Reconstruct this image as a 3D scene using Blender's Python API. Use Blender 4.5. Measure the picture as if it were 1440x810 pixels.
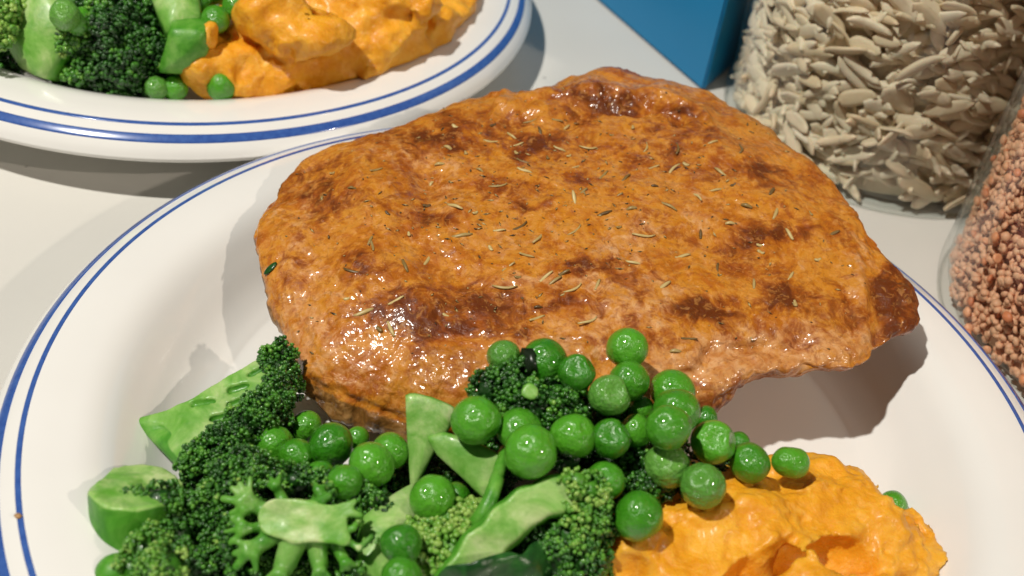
import bpy, bmesh, math, random
import numpy as np
from mathutils import Vector, Matrix
from mathutils.bvhtree import BVHTree

random.seed(7)
RNG = np.random.default_rng(7)
SC = bpy.context.scene
COL = SC.collection
for o in list(bpy.data.objects):
    bpy.data.objects.remove(o)

# ------------------------------------------------------------------ camera
CAM_POS = np.array([-.0144, -.2033, .227])
PITCH, ROLL = math.radians(39.8), math.radians(8.9)
FPX = 1600.0                                  # focal length in pixels of a 1440 wide picture
cp, sp, cr, sr = math.cos(PITCH), math.sin(PITCH), math.cos(ROLL), math.sin(ROLL)
RIGHT = Vector((cr, sr*sp, sr*cp)); UP = Vector((-sr, cr*sp, cr*cp)); FWD = Vector((0, cp, -sp))
cam = bpy.data.cameras.new('camera')
cam.sensor_width = 36; cam.lens = FPX/1440*36; cam.clip_start = .01; cam.clip_end = 50
cam.dof.use_dof = True; cam.dof.focus_distance = .30; cam.dof.aperture_fstop = 14
camo = bpy.data.objects.new('camera', cam); COL.objects.link(camo)
camo.matrix_world = Matrix(((RIGHT.x, UP.x, -FWD.x, CAM_POS[0]), (RIGHT.y, UP.y, -FWD.y, CAM_POS[1]),
                            (RIGHT.z, UP.z, -FWD.z, CAM_POS[2]), (0, 0, 0, 1)))
SC.camera = camo

# ------------------------------------------------------------------ light
w = bpy.data.worlds.new('World'); SC.world = w; w.use_nodes = True
bg = w.node_tree.nodes['Background']; bg.inputs[0].default_value = (1, .95, .86, 1); bg.inputs[1].default_value = .05
def lamp(name, loc, power, col, size):
    l = bpy.data.lights.new(name, 'POINT'); l.energy = power; l.color = col; l.shadow_soft_size = size
    o = bpy.data.objects.new(name, l); COL.objects.link(o); o.location = loc
lamp('ceiling_lamp', (-.56, -.22, 1.22), 72, (1, .955, .87), .022)
lamp('kitchen_lamp', (1.0, -.50, .84), 22, (1, .87, .74), .020)
SC.view_settings.view_transform = 'Standard'; SC.view_settings.look = 'None'
SC.view_settings.exposure = 0; SC.view_settings.gamma = 1; SC.view_settings.use_curve_mapping = False
SC.render.engine = 'CYCLES'
SC.cycles.transparent_max_bounces = 16; SC.cycles.max_bounces = 10

# ------------------------------------------------------------------ helpers
def ray(px, py):
    x = (px-720)/FPX; y = -(py-405)/FPX
    return np.array(RIGHT)*x + np.array(UP)*y + np.array(FWD)
def at(px, py, z):
    d = ray(px, py); return CAM_POS + d*((z-CAM_POS[2])/d[2])
def proj(P):
    v = P-CAM_POS; wv = v@np.array(FWD)
    return np.stack([720+FPX*(v@np.array(RIGHT))/wv, 405-FPX*(v@np.array(UP))/wv], -1)

def _h(ix, iy, iz, seed):
    n = (ix.astype(np.uint32)*np.uint32(374761393) + iy.astype(np.uint32)*np.uint32(668265263)
         + iz.astype(np.uint32)*np.uint32(2147483647 & 1274126177) + np.uint32((seed*974634777) & 0xffffffff))
    n = (n ^ (n >> np.uint32(13)))*np.uint32(1274126177)
    n = n ^ (n >> np.uint32(16))
    return n.astype(np.float32)*np.float32(1/4294967295.0)
def vnoise(P, seed=0):
    with np.errstate(over='ignore'):
        P = np.asarray(P, np.float32); i = np.floor(P).astype(np.int32); f = P-i; f = f*f*(3-2*f)
        r = 0
        for a in (0, 1):
            for b in (0, 1):
                for c in (0, 1):
                    wt = (f[..., 0] if a else 1-f[..., 0])*(f[..., 1] if b else 1-f[..., 1])*(f[..., 2] if c else 1-f[..., 2])
                    r = r + wt*_h(i[..., 0]+a, i[..., 1]+b, i[..., 2]+c, seed)
    return r*2-1
def fbm(P, scale, octv=4, seed=0, gain=.5):
    r = 0; a = 1.0
    for k in range(octv):
        r = r + a*vnoise(P*scale*(2.03**k)+17.3*k, seed+k); a *= gain
    return r
def sstep(a, b, x):
    t = np.clip((x-a)/(b-a), 0, 1); return t*t*(3-2*t)

def mesh(name, V, F, smooth=True, attrs=None):
    m = bpy.data.meshes.new(name)
    V = np.asarray(V, dtype=np.float64)
    if isinstance(F, np.ndarray):
        n, k = F.shape
        m.vertices.add(len(V)); m.vertices.foreach_set('co', V.astype(np.float32).ravel())
        m.loops.add(n*k); m.loops.foreach_set('vertex_index', F.astype(np.int32).ravel())
        m.polygons.add(n); m.polygons.foreach_set('loop_start', np.arange(0, n*k, k, dtype=np.int32))
        m.update(calc_edges=True); m.validate()
    else:
        m.from_pydata([tuple(v) for v in V], [], F); m.update()
    if smooth: m.polygons.foreach_set('use_smooth', np.ones(len(m.polygons), dtype=bool))
    for k, a in (attrs or {}).items():
        at_ = m.attributes.new(k, 'FLOAT', 'POINT'); at_.data.foreach_set('value', np.asarray(a, dtype=np.float32))
    return m
def obj(name, me, mat, parent=None, label=None, cat=None, group=None, kind=None, loc=None):
    o = bpy.data.objects.new(name, me); COL.objects.link(o)
    if me is not None and mat is not None and not me.materials: me.materials.append(mat)
    if parent: o.parent = parent
    if label: o['label'] = label
    if cat: o['category'] = cat
    if group: o['group'] = group
    if kind: o['kind'] = kind
    if loc is not None: o.location = loc
    return o
def empty(name, loc, label, cat, group=None):
    o = obj(name, None, None, None, label, cat, group, None, loc); o.empty_display_size = .01; return o
def recentre(o_children, root):
    """children meshes were written in world coordinates: move them into the root's frame"""
    off = Vector(root.location)
    for c in o_children:
        c.location = -off

def lathe(profile, seg=128):
    pr = np.array(profile); n = len(pr)
    a = np.linspace(0, 2*np.pi, seg, endpoint=False)
    V = np.stack([np.outer(np.cos(a), pr[:, 0]), np.outer(np.sin(a), pr[:, 0]), np.tile(pr[:, 1], (seg, 1))], -1).reshape(-1, 3)
    i = np.arange(seg)[:, None]; j = np.arange(n-1)[None, :]
    i2 = (i+1) % seg
    F = np.stack([i*n+j, i2*n+j, i2*n+j+1, i*n+j+1], -1).reshape(-1, 4)
    return V, F
def catmull(pts, per=10, closed=False):
    pts = np.array(pts, dtype=float); n = len(pts); out = []
    rng = range(n) if closed else range(n-1)
    for i in rng:
        if closed: p0, p1, p2, p3 = pts[(i-1) % n], pts[i], pts[(i+1) % n], pts[(i+2) % n]
        else: p0, p1, p2, p3 = pts[max(i-1, 0)], pts[i], pts[i+1], pts[min(i+2, n-1)]
        for t in np.linspace(0, 1, per, endpoint=False):
            out.append(.5*((2*p1)+(-p0+p2)*t+(2*p0-5*p1+4*p2-p3)*t*t+(-p0+3*p1-3*p2+p3)*t**3))
    if not closed: out.append(pts[-1])
    return np.array(out)

def ico(sub):
    bm = bmesh.new(); bmesh.ops.create_icosphere(bm, subdivisions=sub, radius=1)
    V = np.array([v.co[:] for v in bm.verts]); F = np.array([[v.index for v in f.verts] for f in bm.faces]); bm.free()
    return V, F
ICO1 = ico(1); ICO2 = ico(2)

def surface_nets(F, org, h):
    """iso-surface of a signed distance grid (inside < 0)"""
    s = F < 0
    nx, ny, nz = F.shape
    cs = (nx-1, ny-1, nz-1)
    acc = np.zeros(cs+(3,), np.float32); cnt = np.zeros(cs, np.float32)
    def sl(dx, dy, dz): return (slice(dx, dx+cs[0]), slice(dy, dy+cs[1]), slice(dz, dz+cs[2]))
    for ax in range(3):
        for u in (0, 1):
            for v in (0, 1):
                a = [0, 0, 0]; oth = [k for k in range(3) if k != ax]; a[oth[0]] = u; a[oth[1]] = v
                b = a.copy(); b[ax] = 1
                fa = F[sl(*a)]; fb = F[sl(*b)]; x = s[sl(*a)] != s[sl(*b)]
                t = np.where(x, fa/np.where(x, fa-fb, 1), 0)
                p = [np.full(cs, a[k], np.float32) for k in range(3)]; p[ax] = t
                for k in range(3): acc[..., k] += np.where(x, p[k], 0)
                cnt += x
    act = cnt > 0
    idx = -np.ones(cs, np.int64); idx[act] = np.arange(act.sum())
    cells = np.argwhere(act)
    V = (cells + acc[act]/cnt[act][:, None])*h + org
    Q = []
    for ax in range(3):
        o1, o2 = [(1, 2), (2, 0), (0, 1)][ax]
        lo = [slice(1, -1)]*3; lo[ax] = slice(0, -1)
        hi = [slice(1, -1)]*3; hi[ax] = slice(1, None)
        sa = s[tuple(lo)]; sb = s[tuple(hi)]
        for flip, m in ((False, sa & ~sb), (True, ~sa & sb)):
            e = np.argwhere(m)
            if len(e) == 0: continue
            e = e + 1; e[:, ax] -= 1
            def c(d1, d2):
                q = e.copy(); q[:, o1] -= d1; q[:, o2] -= d2; return idx[q[:, 0], q[:, 1], q[:, 2]]
            quad = np.stack([c(1, 1), c(0, 1), c(0, 0), c(1, 0)], 1)
            if flip: quad = quad[:, ::-1]
            Q.append(quad)
    return V, np.concatenate(Q)
def grid(lo, hi, h):
    lo = np.array(lo); n = np.ceil((np.array(hi)-lo)/h).astype(int)+1
    g = np.stack(np.meshgrid(*[lo[k]+np.arange(n[k])*h for k in range(3)], indexing='ij'), -1)
    return g, lo
def smin(a, b, k):
    h = np.clip(.5+.5*(b-a)/k, 0, 1); return b*(1-h)+a*h - k*h*(1-h)
def d_caps(G, a, b, ra, rb):
    a = np.array(a); b = np.array(b); ab = b-a
    t = np.clip(((G-a)@ab)/max(ab@ab, 1e-12), 0, 1)
    return np.linalg.norm(G-a-t[..., None]*ab, axis=-1) - (ra+(rb-ra)*t)
def sdf_caps(caps, h=.0005, k=.0015, cuts=(), noise=(0, 100), pad=.002, seed=0, grooves=()):
    """tapered limbs melted together, then sliced by planes; returns V, F and 1 on the sliced faces"""
    P = np.array([c[0] for c in caps]+[c[1] for c in caps]); R = np.array([c[2] for c in caps]+[c[3] for c in caps])
    G, org = grid((P-R[:, None]).min(0)-pad, (P+R[:, None]).max(0)+pad, h)
    D = None
    for c in caps:
        d = d_caps(G, *c); D = d if D is None else smin(D, d, k)
    if noise[0]: D = D + noise[0]*fbm(G, noise[1], 2, seed)
    for p, n in cuts:
        n = np.array(n)/np.linalg.norm(n); D = np.maximum(D, (G-np.array(p))@n+.0007*fbm(G, 110, 3, seed+9)+.0003)
    for g in grooves: D = np.maximum(D, -d_caps(G, *g))
    V, F = surface_nets(D.astype(np.float32), org, h)
    cutm = np.zeros(len(V))
    for p, n in cuts:
        n = np.array(n)/np.linalg.norm(n); cutm = np.maximum(cutm, 1-sstep(h*.6, h*1.8, np.abs((V-np.array(p))@n+.0007*fbm(V, 110, 3, seed+9)+.0003)))
    return V, F, cutm

# ------------------------------------------------------------------ materials
class NT:
    def __init__(s, name):
        s.m = bpy.data.materials.new(name); s.m.use_nodes = True; s.t = s.m.node_tree
        s.b = s.t.nodes['Principled BSDF']; s.out = s.t.nodes['Material Output']
    def n(s, typ, **kw):
        nd = s.t.nodes.new(typ)
        for k, v in kw.items(): setattr(nd, k, v)
        return nd
    def l(s, a, b): s.t.links.new(a, b)
    def set(s, **kw):
        for k, v in kw.items(): s.b.inputs[k.replace('_', ' ')].default_value = v
    def coord(s, scale=1.0):
        tc = s.n('ShaderNodeTexCoord'); return tc.outputs['Object']
    def noise(s, scale, detail=4, rough=.55, vec=None, dist=0):
        nd = s.n('ShaderNodeTexNoise'); nd.inputs['Scale'].default_value = scale; nd.inputs['Detail'].default_value = detail
        nd.inputs['Roughness'].default_value = rough; nd.inputs['Distortion'].default_value = dist
        s.l(vec if vec is not None else s.coord(), nd.inputs['Vector']); return nd.outputs['Fac']
    def ramp(s, fac, stops):
        r = s.n('ShaderNodeValToRGB'); e = r.color_ramp.elements
        while len(e) < len(stops): e.new(.5)
        for k, (p, c) in enumerate(stops): e[k].position = p; e[k].color = (*c, 1) if len(c) == 3 else c
        s.l(fac, r.inputs[0]); return r.outputs[0]
    def mix(s, fac, a, b, mode='MIX'):
        m = s.n('ShaderNodeMix', data_type='RGBA', blend_type=mode)
        for sock, v in ((m.inputs[0], fac), (m.inputs[6], a), (m.inputs[7], b)):
            if hasattr(v, 'links') or hasattr(v, 'is_linked'): s.l(v, sock)
            elif isinstance(v, (int, float)): sock.default_value = v
            else: sock.default_value = (*v, 1)
        return m.outputs[2]
    def attr(s, name):
        a = s.n('ShaderNodeAttribute'); a.attribute_name = name; return a.outputs['Fac']
    def objrand(s):
        return s.n('ShaderNodeObjectInfo').outputs['Random']
    def math(s, op, a, b=None):
        m = s.n('ShaderNodeMath', operation=op)
        for sock, v in ((m.inputs[0], a), (m.inputs[1], b)):
            if v is None: continue
            if hasattr(v, 'is_linked'): s.l(v, sock)
            else: sock.default_value = v
        return m.outputs[0]
    def bump(s, h, strength=.3, dist=.001, prev=None):
        b = s.n('ShaderNodeBump'); b.inputs['Strength'].default_value = strength; b.inputs['Distance'].default_value = dist
        s.l(h, b.inputs['Height'])
        if prev is not None: s.l(prev, b.inputs['Normal'])
        return b.outputs[0]
    def color(s, c): s.l(c, s.b.inputs['Base Color'])
    def normal(s, n_): s.l(n_, s.b.inputs['Normal'])

def mat_counter():
    t = NT('counter_laminate'); c = t.coord()
    n1 = t.noise(9, 3, .5, c)
    base = t.ramp(n1, [(.3, (.65, .635, .59)), (.7, (.71, .695, .65))])
    v = t.n('ShaderNodeTexVoronoi'); v.inputs['Scale'].default_value = 85; t.l(c, v.inputs['Vector'])
    wob = t.math('ADD', v.outputs['Distance'], t.math('MULTIPLY', t.noise(700, 2, .5, c), .10))
    sel = t.math('GREATER_THAN', t.n('ShaderNodeSeparateColor').outputs[0], .5)
    sc = t.n('ShaderNodeSeparateColor'); t.l(v.outputs['Color'], sc.inputs[0])
    pick = t.math('GREATER_THAN', sc.outputs[0], .62)
    speck = t.math('MULTIPLY', t.math('LESS_THAN', wob, .135), pick)
    col = t.mix(t.math('MULTIPLY', speck, .62), base, (.30, .29, .26))
    t.color(col); t.set(Roughness=.32); t.b.inputs['Specular IOR Level'].default_value = .35
    t.normal(t.bump(t.noise(900, 2, .5, c), .06, .0004)); return t.m
def mat_ceramic():
    t = NT('white_glazed_ceramic'); c = t.coord()
    t.color(t.ramp(t.noise(30, 3, .5, c), [(.3, (.81, .80, .77)), (.7, (.84, .83, .80))]))
    t.set(Roughness=.16, Coat_Weight=.5, Coat_Roughness=.06)
    t.normal(t.bump(t.noise(60, 2, .5, c), .04, .001)); return t.m
def mat_blue_line():
    t = NT('blue_underglaze_paint'); c = t.coord()
    t.color(t.ramp(t.noise(500, 4, .6, c), [(.3, (.030, .085, .33)), (.7, (.055, .135, .42))]))
    t.set(Roughness=.2, Coat_Weight=.5, Coat_Roughness=.06); return t.m
def mat_meat():
    t = NT('seared_glazed_meat'); c = t.coord()
    sear = t.attr('sear'); pale = t.attr('pale'); side = t.attr('side')
    n1 = t.noise(60, 6, .62, c, 1.0); n2 = t.noise(340, 5, .62, c, .6); n3 = t.noise(900, 3, .6, c); n4 = t.noise(230, 5, .62, c, 1.0); n5 = t.noise(150, 5, .62, c, 1.4)
    base = t.ramp(n1, [(.36, (.40, .115, .008)), (.44, (.53, .185, .014)), (.50, (.60, .250, .034)), (.56, (.58, .220, .016)), (.63, (.46, .140, .009))])
    palec = t.ramp(n2, [(.38, (.53, .22, .065)), (.50, (.65, .32, .125)), (.62, (.74, .43, .21))])
    pmr = t.ramp(t.math('ADD', t.math('MULTIPLY', pale, .9), t.math('MULTIPLY', t.math('SUBTRACT', n4, .5), 3.0)), [(.22, (0, 0, 0)), (.75, (1, 1, 1))])
    col = t.mix(t.math('MULTIPLY', pmr, .75), base, palec)
    red = t.ramp(n5, [(.50, (0, 0, 0)), (.60, (1, 1, 1))])
    col = t.mix(t.math('MULTIPLY', red, .34), col, (.38, .090, .008))
    sm = t.math('ADD', t.math('ADD', sear, t.math('MULTIPLY', t.math('SUBTRACT', t.noise(140, 6, .66, c, 1.2), .5), 2.6)), t.math('MULTIPLY', t.math('SUBTRACT', t.noise(38, 4, .6, c, .8), .46), 2.2))
    mid = t.ramp(sm, [(.22, (0, 0, 0)), (.62, (1, 1, 1))]); col = t.mix(t.math('MULTIPLY', mid, .76), col, (.27, .055, .005))
    smr = t.ramp(sm, [(.60, (0, 0, 0)), (1.15, (1, 1, 1))]); col = t.mix(t.math('MULTIPLY', smr, .80), col, (.085, .015, .003))
    fl = t.ramp(t.noise(520, 4, .62, c, .6), [(.54, (0, 0, 0)), (.61, (1, 1, 1))])
    col = t.mix(t.math('MULTIPLY', fl, .34), col, (.20, .042, .005))
    lt = t.ramp(t.noise(450, 4, .62, c, .9), [(.55, (0, 0, 0)), (.63, (1, 1, 1))])
    col = t.mix(t.math('MULTIPLY', lt, .30), col, (.76, .36, .09))
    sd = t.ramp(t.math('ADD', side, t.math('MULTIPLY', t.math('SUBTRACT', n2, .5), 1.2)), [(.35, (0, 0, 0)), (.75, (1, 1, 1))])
    sidec = t.ramp(n4, [(.38, (.095, .042, .011)), (.5, (.20, .095, .024)), (.62, (.33, .18, .058))])  # brown underside colour, darkened further for the shade of the overhang
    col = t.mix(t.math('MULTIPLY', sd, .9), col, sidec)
    t.color(col)
    t.l(t.ramp(n5, [(.40, (.30, .30, .30)), (.60, (.50, .50, .50))]), t.b.inputs['Roughness'])
    t.set(Specular_IOR_Level=.22, Coat_Weight=.8, Coat_Roughness=.15, Coat_IOR=1.45, Subsurface_Weight=.05, Subsurface_Scale=.0015)
    t.b.inputs['Subsurface Radius'].default_value = (1, .35, .12)
    h = t.math('ADD', t.math('MULTIPLY', n2, .9), t.math('MULTIPLY', n3, .25))
    t.normal(t.bump(h, .6, .0010))
    cb = t.bump(t.math('ADD', t.noise(330, 1.2, .5, c), t.math('MULTIPLY', t.noise(800, 1, .5, c), .3)), 1.0, .00070)
    t.l(t.ramp(n5, [(.40, (.95, .95, .95)), (.58, (.35, .35, .35))]), t.b.inputs['Coat Weight'])
    t.l(cb, t.b.inputs['Coat Normal']); return t.m
def mat_herb():
    t = NT('dried_rosemary'); r = t.objrand()
    t.color(t.ramp(r, [(0, (.10, .055, .02)), (.18, (.22, .14, .04)), (.5, (.46, .33, .12)), (1, (.60, .47, .20))]))
    t.set(Roughness=.4); return t.m
def mat_pea(name, dark, light, spec=.5, bumpy=.22):
    t = NT(name); c = t.coord(); r = t.objrand()
    n = t.noise(1.1, 4, .6, c)
    f = t.math('ADD', t.math('MULTIPLY', r, .55), t.math('MULTIPLY', n, .55))
    col = t.ramp(f, [(.2, dark), (.85, light)])
    ln = t.ramp(t.noise(2.2, 5, .62, c, 1.2), [(.52, (0, 0, 0)), (.66, (1, 1, 1))])
    col = t.mix(t.math('MULTIPLY', ln, .12), col, (.30, .48, .14))
    t.color(col)
    t.set(Roughness=.26, Specular_IOR_Level=spec, Coat_Weight=.6, Coat_Roughness=.06, Subsurface_Weight=.10, Subsurface_Scale=.004)
    t.b.inputs['Subsurface Radius'].default_value = (.5, 1, .25)
    t.normal(t.bump(t.noise(3.6, 3, .6, c), bumpy, .12)); return t.m
def mat_buds():
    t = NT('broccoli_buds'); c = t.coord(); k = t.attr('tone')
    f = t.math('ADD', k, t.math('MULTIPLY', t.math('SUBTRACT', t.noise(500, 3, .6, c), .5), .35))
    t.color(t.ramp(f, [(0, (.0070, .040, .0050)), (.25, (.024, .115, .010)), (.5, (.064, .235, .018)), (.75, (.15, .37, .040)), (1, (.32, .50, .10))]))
    t.set(Roughness=.30, Specular_IOR_Level=.5, Coat_Weight=.3, Coat_Roughness=.08, Subsurface_Weight=.1, Subsurface_Scale=.002)
    t.b.inputs['Subsurface Radius'].default_value = (.4, 1, .2)
    t.normal(t.bump(t.noise(2200, 2, .6, c), .5, .0004)); return t.m
def mat_stalk(name='broccoli_stalk', sat=0):
    t = NT(name); c = t.coord(); k = t.attr('cut')
    n = t.noise(140, 4, .6, c, .5)
    skin = t.ramp(n, [(.3, (.035, .19, .010)), (.5, (.075, .29, .020)), (.75, (.19, .43, .07))])
    flesh = t.ramp(t.noise(75, 6, .62, c, .7), [(.36, (.12, .35, .035)), (.46, (.23, .46, .095)), (.54, (.35, .54, .17)), (.64, (.48, .61, .27))])
    f = t.math('ADD', k, t.math('MULTIPLY', t.math('SUBTRACT', n, .5), .4))
    fb = t.ramp(t.noise(160, 5, .65, c, .6), [(.50, (0, 0, 0)), (.62, (1, 1, 1))])
    flesh = t.mix(t.math('MULTIPLY', fb, .45), flesh, (.13, .34, .05))
    t.color(t.mix(t.ramp(f, [(.35, (0, 0, 0)), (.8, (1, 1, 1))]), skin, flesh))
    t.set(Roughness=.42, Specular_IOR_Level=.35, Coat_Weight=.12, Coat_Roughness=.15, Subsurface_Weight=.25, Subsurface_Scale=.005)
    t.b.inputs['Subsurface Radius'].default_value = (.6, 1, .3)
    t.normal(t.bump(t.noise(420, 4, .6, c), .35, .0007)); return t.m
def mat_leaf():
    t = NT('dark_broccoli_leaf'); c = t.coord()
    t.color(t.ramp(t.noise(160, 5, .6, c, 1), [(.3, (.006, .035, .008)), (.6, (.02, .10, .018)), (.8, (.05, .20, .03))]))
    t.set(Roughness=.28, Specular_IOR_Level=.45); t.normal(t.bump(t.noise(300, 4, .6, c), .5, .0008)); return t.m
def mat_mash():
    t = NT('mashed_squash'); c = t.coord()
    n = t.noise(120, 5, .6, c, .6); n2 = t.noise(700, 4, .6, c)
    col = t.ramp(n, [(.3, (.72, .28, .007)), (.5, (.83, .37, .016)), (.72, (.88, .46, .045))])
    fl = t.ramp(t.noise(330, 4, .65, c, 1.2), [(.52, (0, 0, 0)), (.64, (1, 1, 1))])
    col = t.mix(t.math('MULTIPLY', fl, .40), col, (.90, .50, .10))
    dk = t.ramp(t.noise(200, 5, .65, c, 1.5), [(.53, (0, 0, 0)), (.63, (1, 1, 1))])
    col = t.mix(t.math('MULTIPLY', dk, .28), col, (.68, .22, .005))
    t.color(col)
    t.set(Roughness=.46, Specular_IOR_Level=.35, Coat_Weight=.15, Coat_Roughness=.22, Subsurface_Weight=.25, Subsurface_Scale=.005)
    t.b.inputs['Subsurface Radius'].default_value = (1, .5, .08)
    h = t.math('ADD', t.math('MULTIPLY', t.noise(300, 5, .6, c, .5), .9), t.math('MULTIPLY', n2, .35))
    t.normal(t.bump(h, .62, .0012)); return t.m
def mat_glass():
    t = NT('clear_glass'); tr = t.n('ShaderNodeBsdfTransparent'); gl = t.n('ShaderNodeBsdfGlossy'); gl.inputs['Roughness'].default_value = .03
    tr.inputs[0].default_value = (.975, .99, .985, 1)
    lw = t.n('ShaderNodeLayerWeight'); lw.inputs[0].default_value = .5
    fr = t.n('ShaderNodeMath', operation='MULTIPLY_ADD'); t.l(t.math('POWER', lw.outputs['Facing'], 4.5), fr.inputs[0]); fr.inputs[1].default_value = .75; fr.inputs[2].default_value = .035
    mx = t.n('ShaderNodeMixShader'); t.l(fr.outputs[0], mx.inputs[0]); t.l(tr.outputs[0], mx.inputs[1]); t.l(gl.outputs[0], mx.inputs[2])
    t.l(mx.outputs[0], t.out.inputs['Surface']); t.t.nodes.remove(t.b); return t.m
def mat_flake():
    t = NT('almond_flesh'); c = t.coord(); r = t.objrand()
    base = t.ramp(r, [(0, (.74, .58, .38)), (.5, (.86, .71, .51)), (1, (.92, .80, .63))])
    t.color(t.mix(t.math('MULTIPLY', t.noise(300, 4, .6, c), .35), base, (.42, .32, .18)))
    t.set(Roughness=.55, Subsurface_Weight=.15, Subsurface_Scale=.002); t.normal(t.bump(t.noise(500, 3, .6, c), .3, .0006)); return t.m
def mat_lentil():
    t = NT('red_lentil'); c = t.coord(); r = t.objrand()
    base = t.ramp(r, [(0, (.70, .20, .075)), (.5, (.86, .34, .15)), (1, (.92, .50, .30))])
    t.color(t.mix(t.math('MULTIPLY', t.noise(260, 3, .6, c), .3), base, (.52, .26, .15)))
    t.set(Roughness=.5, Subsurface_Weight=.1, Subsurface_Scale=.002); t.normal(t.bump(t.noise(600, 3, .6, c), .25, .0005)); return t.m
def mat_carton():
    t = NT('blue_printed_card'); c = t.coord()
    t.color(t.ramp(t.noise(14, 3, .5, c), [(.3, (.001, .190, .42)), (.7, (.002, .215, .47))]))
    t.set(Roughness=.42); t.normal(t.bump(t.noise(400, 3, .5, c), .08, .0004)); return t.m
def mat_plain(name, col, rough=.5):
    t = NT(name); c = t.coord()
    t.color(t.ramp(t.noise(200, 3, .5, c), [(.3, tuple(v*.85 for v in col)), (.7, col)])); t.set(Roughness=rough); return t.m

M = dict(counter=mat_counter(), ceramic=mat_ceramic(), blue=mat_blue_line(), meat=mat_meat(), herb=mat_herb(),
         pea=mat_pea('pea_skin', (.024, .180, .005), (.090, .36, .018)),
         peapale=mat_pea('pale_pea_skin', (.055, .235, .020), (.14, .37, .055), .5, .3),
         buds=mat_buds(), stalk=mat_stalk(), leaf=mat_leaf(), mash=mat_mash(), glass=mat_glass(), flake=mat_flake(),
         lentil=mat_lentil(), carton=mat_carton(), char=mat_plain('charred_skin', (.012, .022, .010), .3))

# ------------------------------------------------------------------ counter
V, F = [], []
m = mesh('countertop', [(-1.5, -1.2, 0), (1.5, -1.2, 0), (1.5, 1.6, 0), (-1.5, 1.6, 0), (-1.5, -1.2, -.03), (1.5, -1.2, -.03), (1.5, 1.6, -.03), (-1.5, 1.6, -.03)],
         [(0, 1, 2, 3), (7, 6, 5, 4), (0, 4, 5, 1), (1, 5, 6, 2), (2, 6, 7, 3), (3, 7, 4, 0)], smooth=False)
obj('countertop', m, M['counter'], kind='structure')

# ------------------------------------------------------------------ plates
TOP = catmull([(0, .0062), (.04, .0061), (.080, .0063), (.088, .0072), (.0945, .0108), (.1005, .0165), (.1060, .0216), (.1110, .0240),
               (.1170, .0246), (.1225, .0245), (.1262, .0238), (.1300, .0221), (.1328, .0196), (.1343, .0172)], 6)
BOT = catmull([(.1343, .0172), (.1338, .0158), (.1315, .0160), (.1260, .0178), (.1150, .0168), (.1050, .0125), (.0950, .0050), (.0880, .0022), (.0850, .0003),
               (.0820, .0003), (.0805, .0022), (.04, .0028), (0, .0028)], 6)
PV, PF = lathe(np.vstack([TOP, BOT[1:]]), 192)
plate_me = mesh('plate_body', PV, PF)
def plate_z(r): return np.interp(r, TOP[:, 0], TOP[:, 1])
def line_mesh(r0, r1):
    rr = np.linspace(r0, r1, 7); z = plate_z(rr)
    prof = list(zip(rr, z+.00016)); prof = [(r0-.0001, z[0]-.0001)]+prof+[(r1+.0001, z[-1]-.0001)]
    V, F = lathe(prof, 192); return mesh('rim_line', V, F)
thick = line_mesh(.1287, .1311); thin = line_mesh(.1241, .1253)
FAR = np.array([-.158, .215, 0])
def plate(loc, label):
    e = empty('dinner_plate', loc, label, 'plate')
    obj('plate_body', plate_me, M['ceramic'], e); obj('rim_line', thick, M['blue'], e); obj('rim_line', thin, M['blue'], e)
    return e
plate((0, 0, 0), 'white plate with two blue rim lines holding the big browned steak')
plate(tuple(FAR), 'white blue-lined plate with no steak on it, behind the steak plate')

# ------------------------------------------------------------------ steak
OUT = [(362, 345, .027), (376, 290, .029), (412, 240, .031), (480, 207, .033), (560, 182, .035), (640, 152, .037), (700, 134, .039), (780, 121, .041),
       (828, 106, .043), (855, 101, .044), (910, 113, .0435), (980, 129, .043), (1040, 156, .043), (1100, 204, .043), (1150, 244, .0425), (1200, 304, .042),
       (1240, 353, .0405), (1264, 388, .039), (1282, 412, .037), (1287, 440, .0355), (1279, 466, .0345), (1258, 474, .034), (1240, 494, .034), (1212, 512, .0335),
       (1165, 516, .0335), (1100, 520, .033), (1050, 541, .031), (1010, 570, .028), (980, 584, .025), (900, 606, .022), (800, 626, .018), (700, 634, .015),
       (600, 632, .013), (522, 612, .0125), (455, 572, .0135), (420, 520, .017), (402, 474, .020), (384, 430, .022), (368, 388, .0245)]
OUT = np.array([at(q[0], q[1], q[2]+.0022*min(max((q[0]-900)/250, 0), 1)) for q in OUT])
NA = 520
oc = catmull(OUT, 20, True)
L = np.r_[0, np.cumsum(np.linalg.norm(np.diff(np.vstack([oc, oc[:1]]), axis=0), axis=1))]
oc = np.stack([np.interp(np.linspace(0, L[-1], NA, endpoint=False), L, np.r_[oc[:, k], oc[0, k]]) for k in range(3)], 1)
oc[:, :2] += .0007*np.stack([fbm(oc, 230, 3, 5), fbm(oc, 230, 3, 9)], 1)
CEN = np.array([.006, .058, .030])
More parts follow.
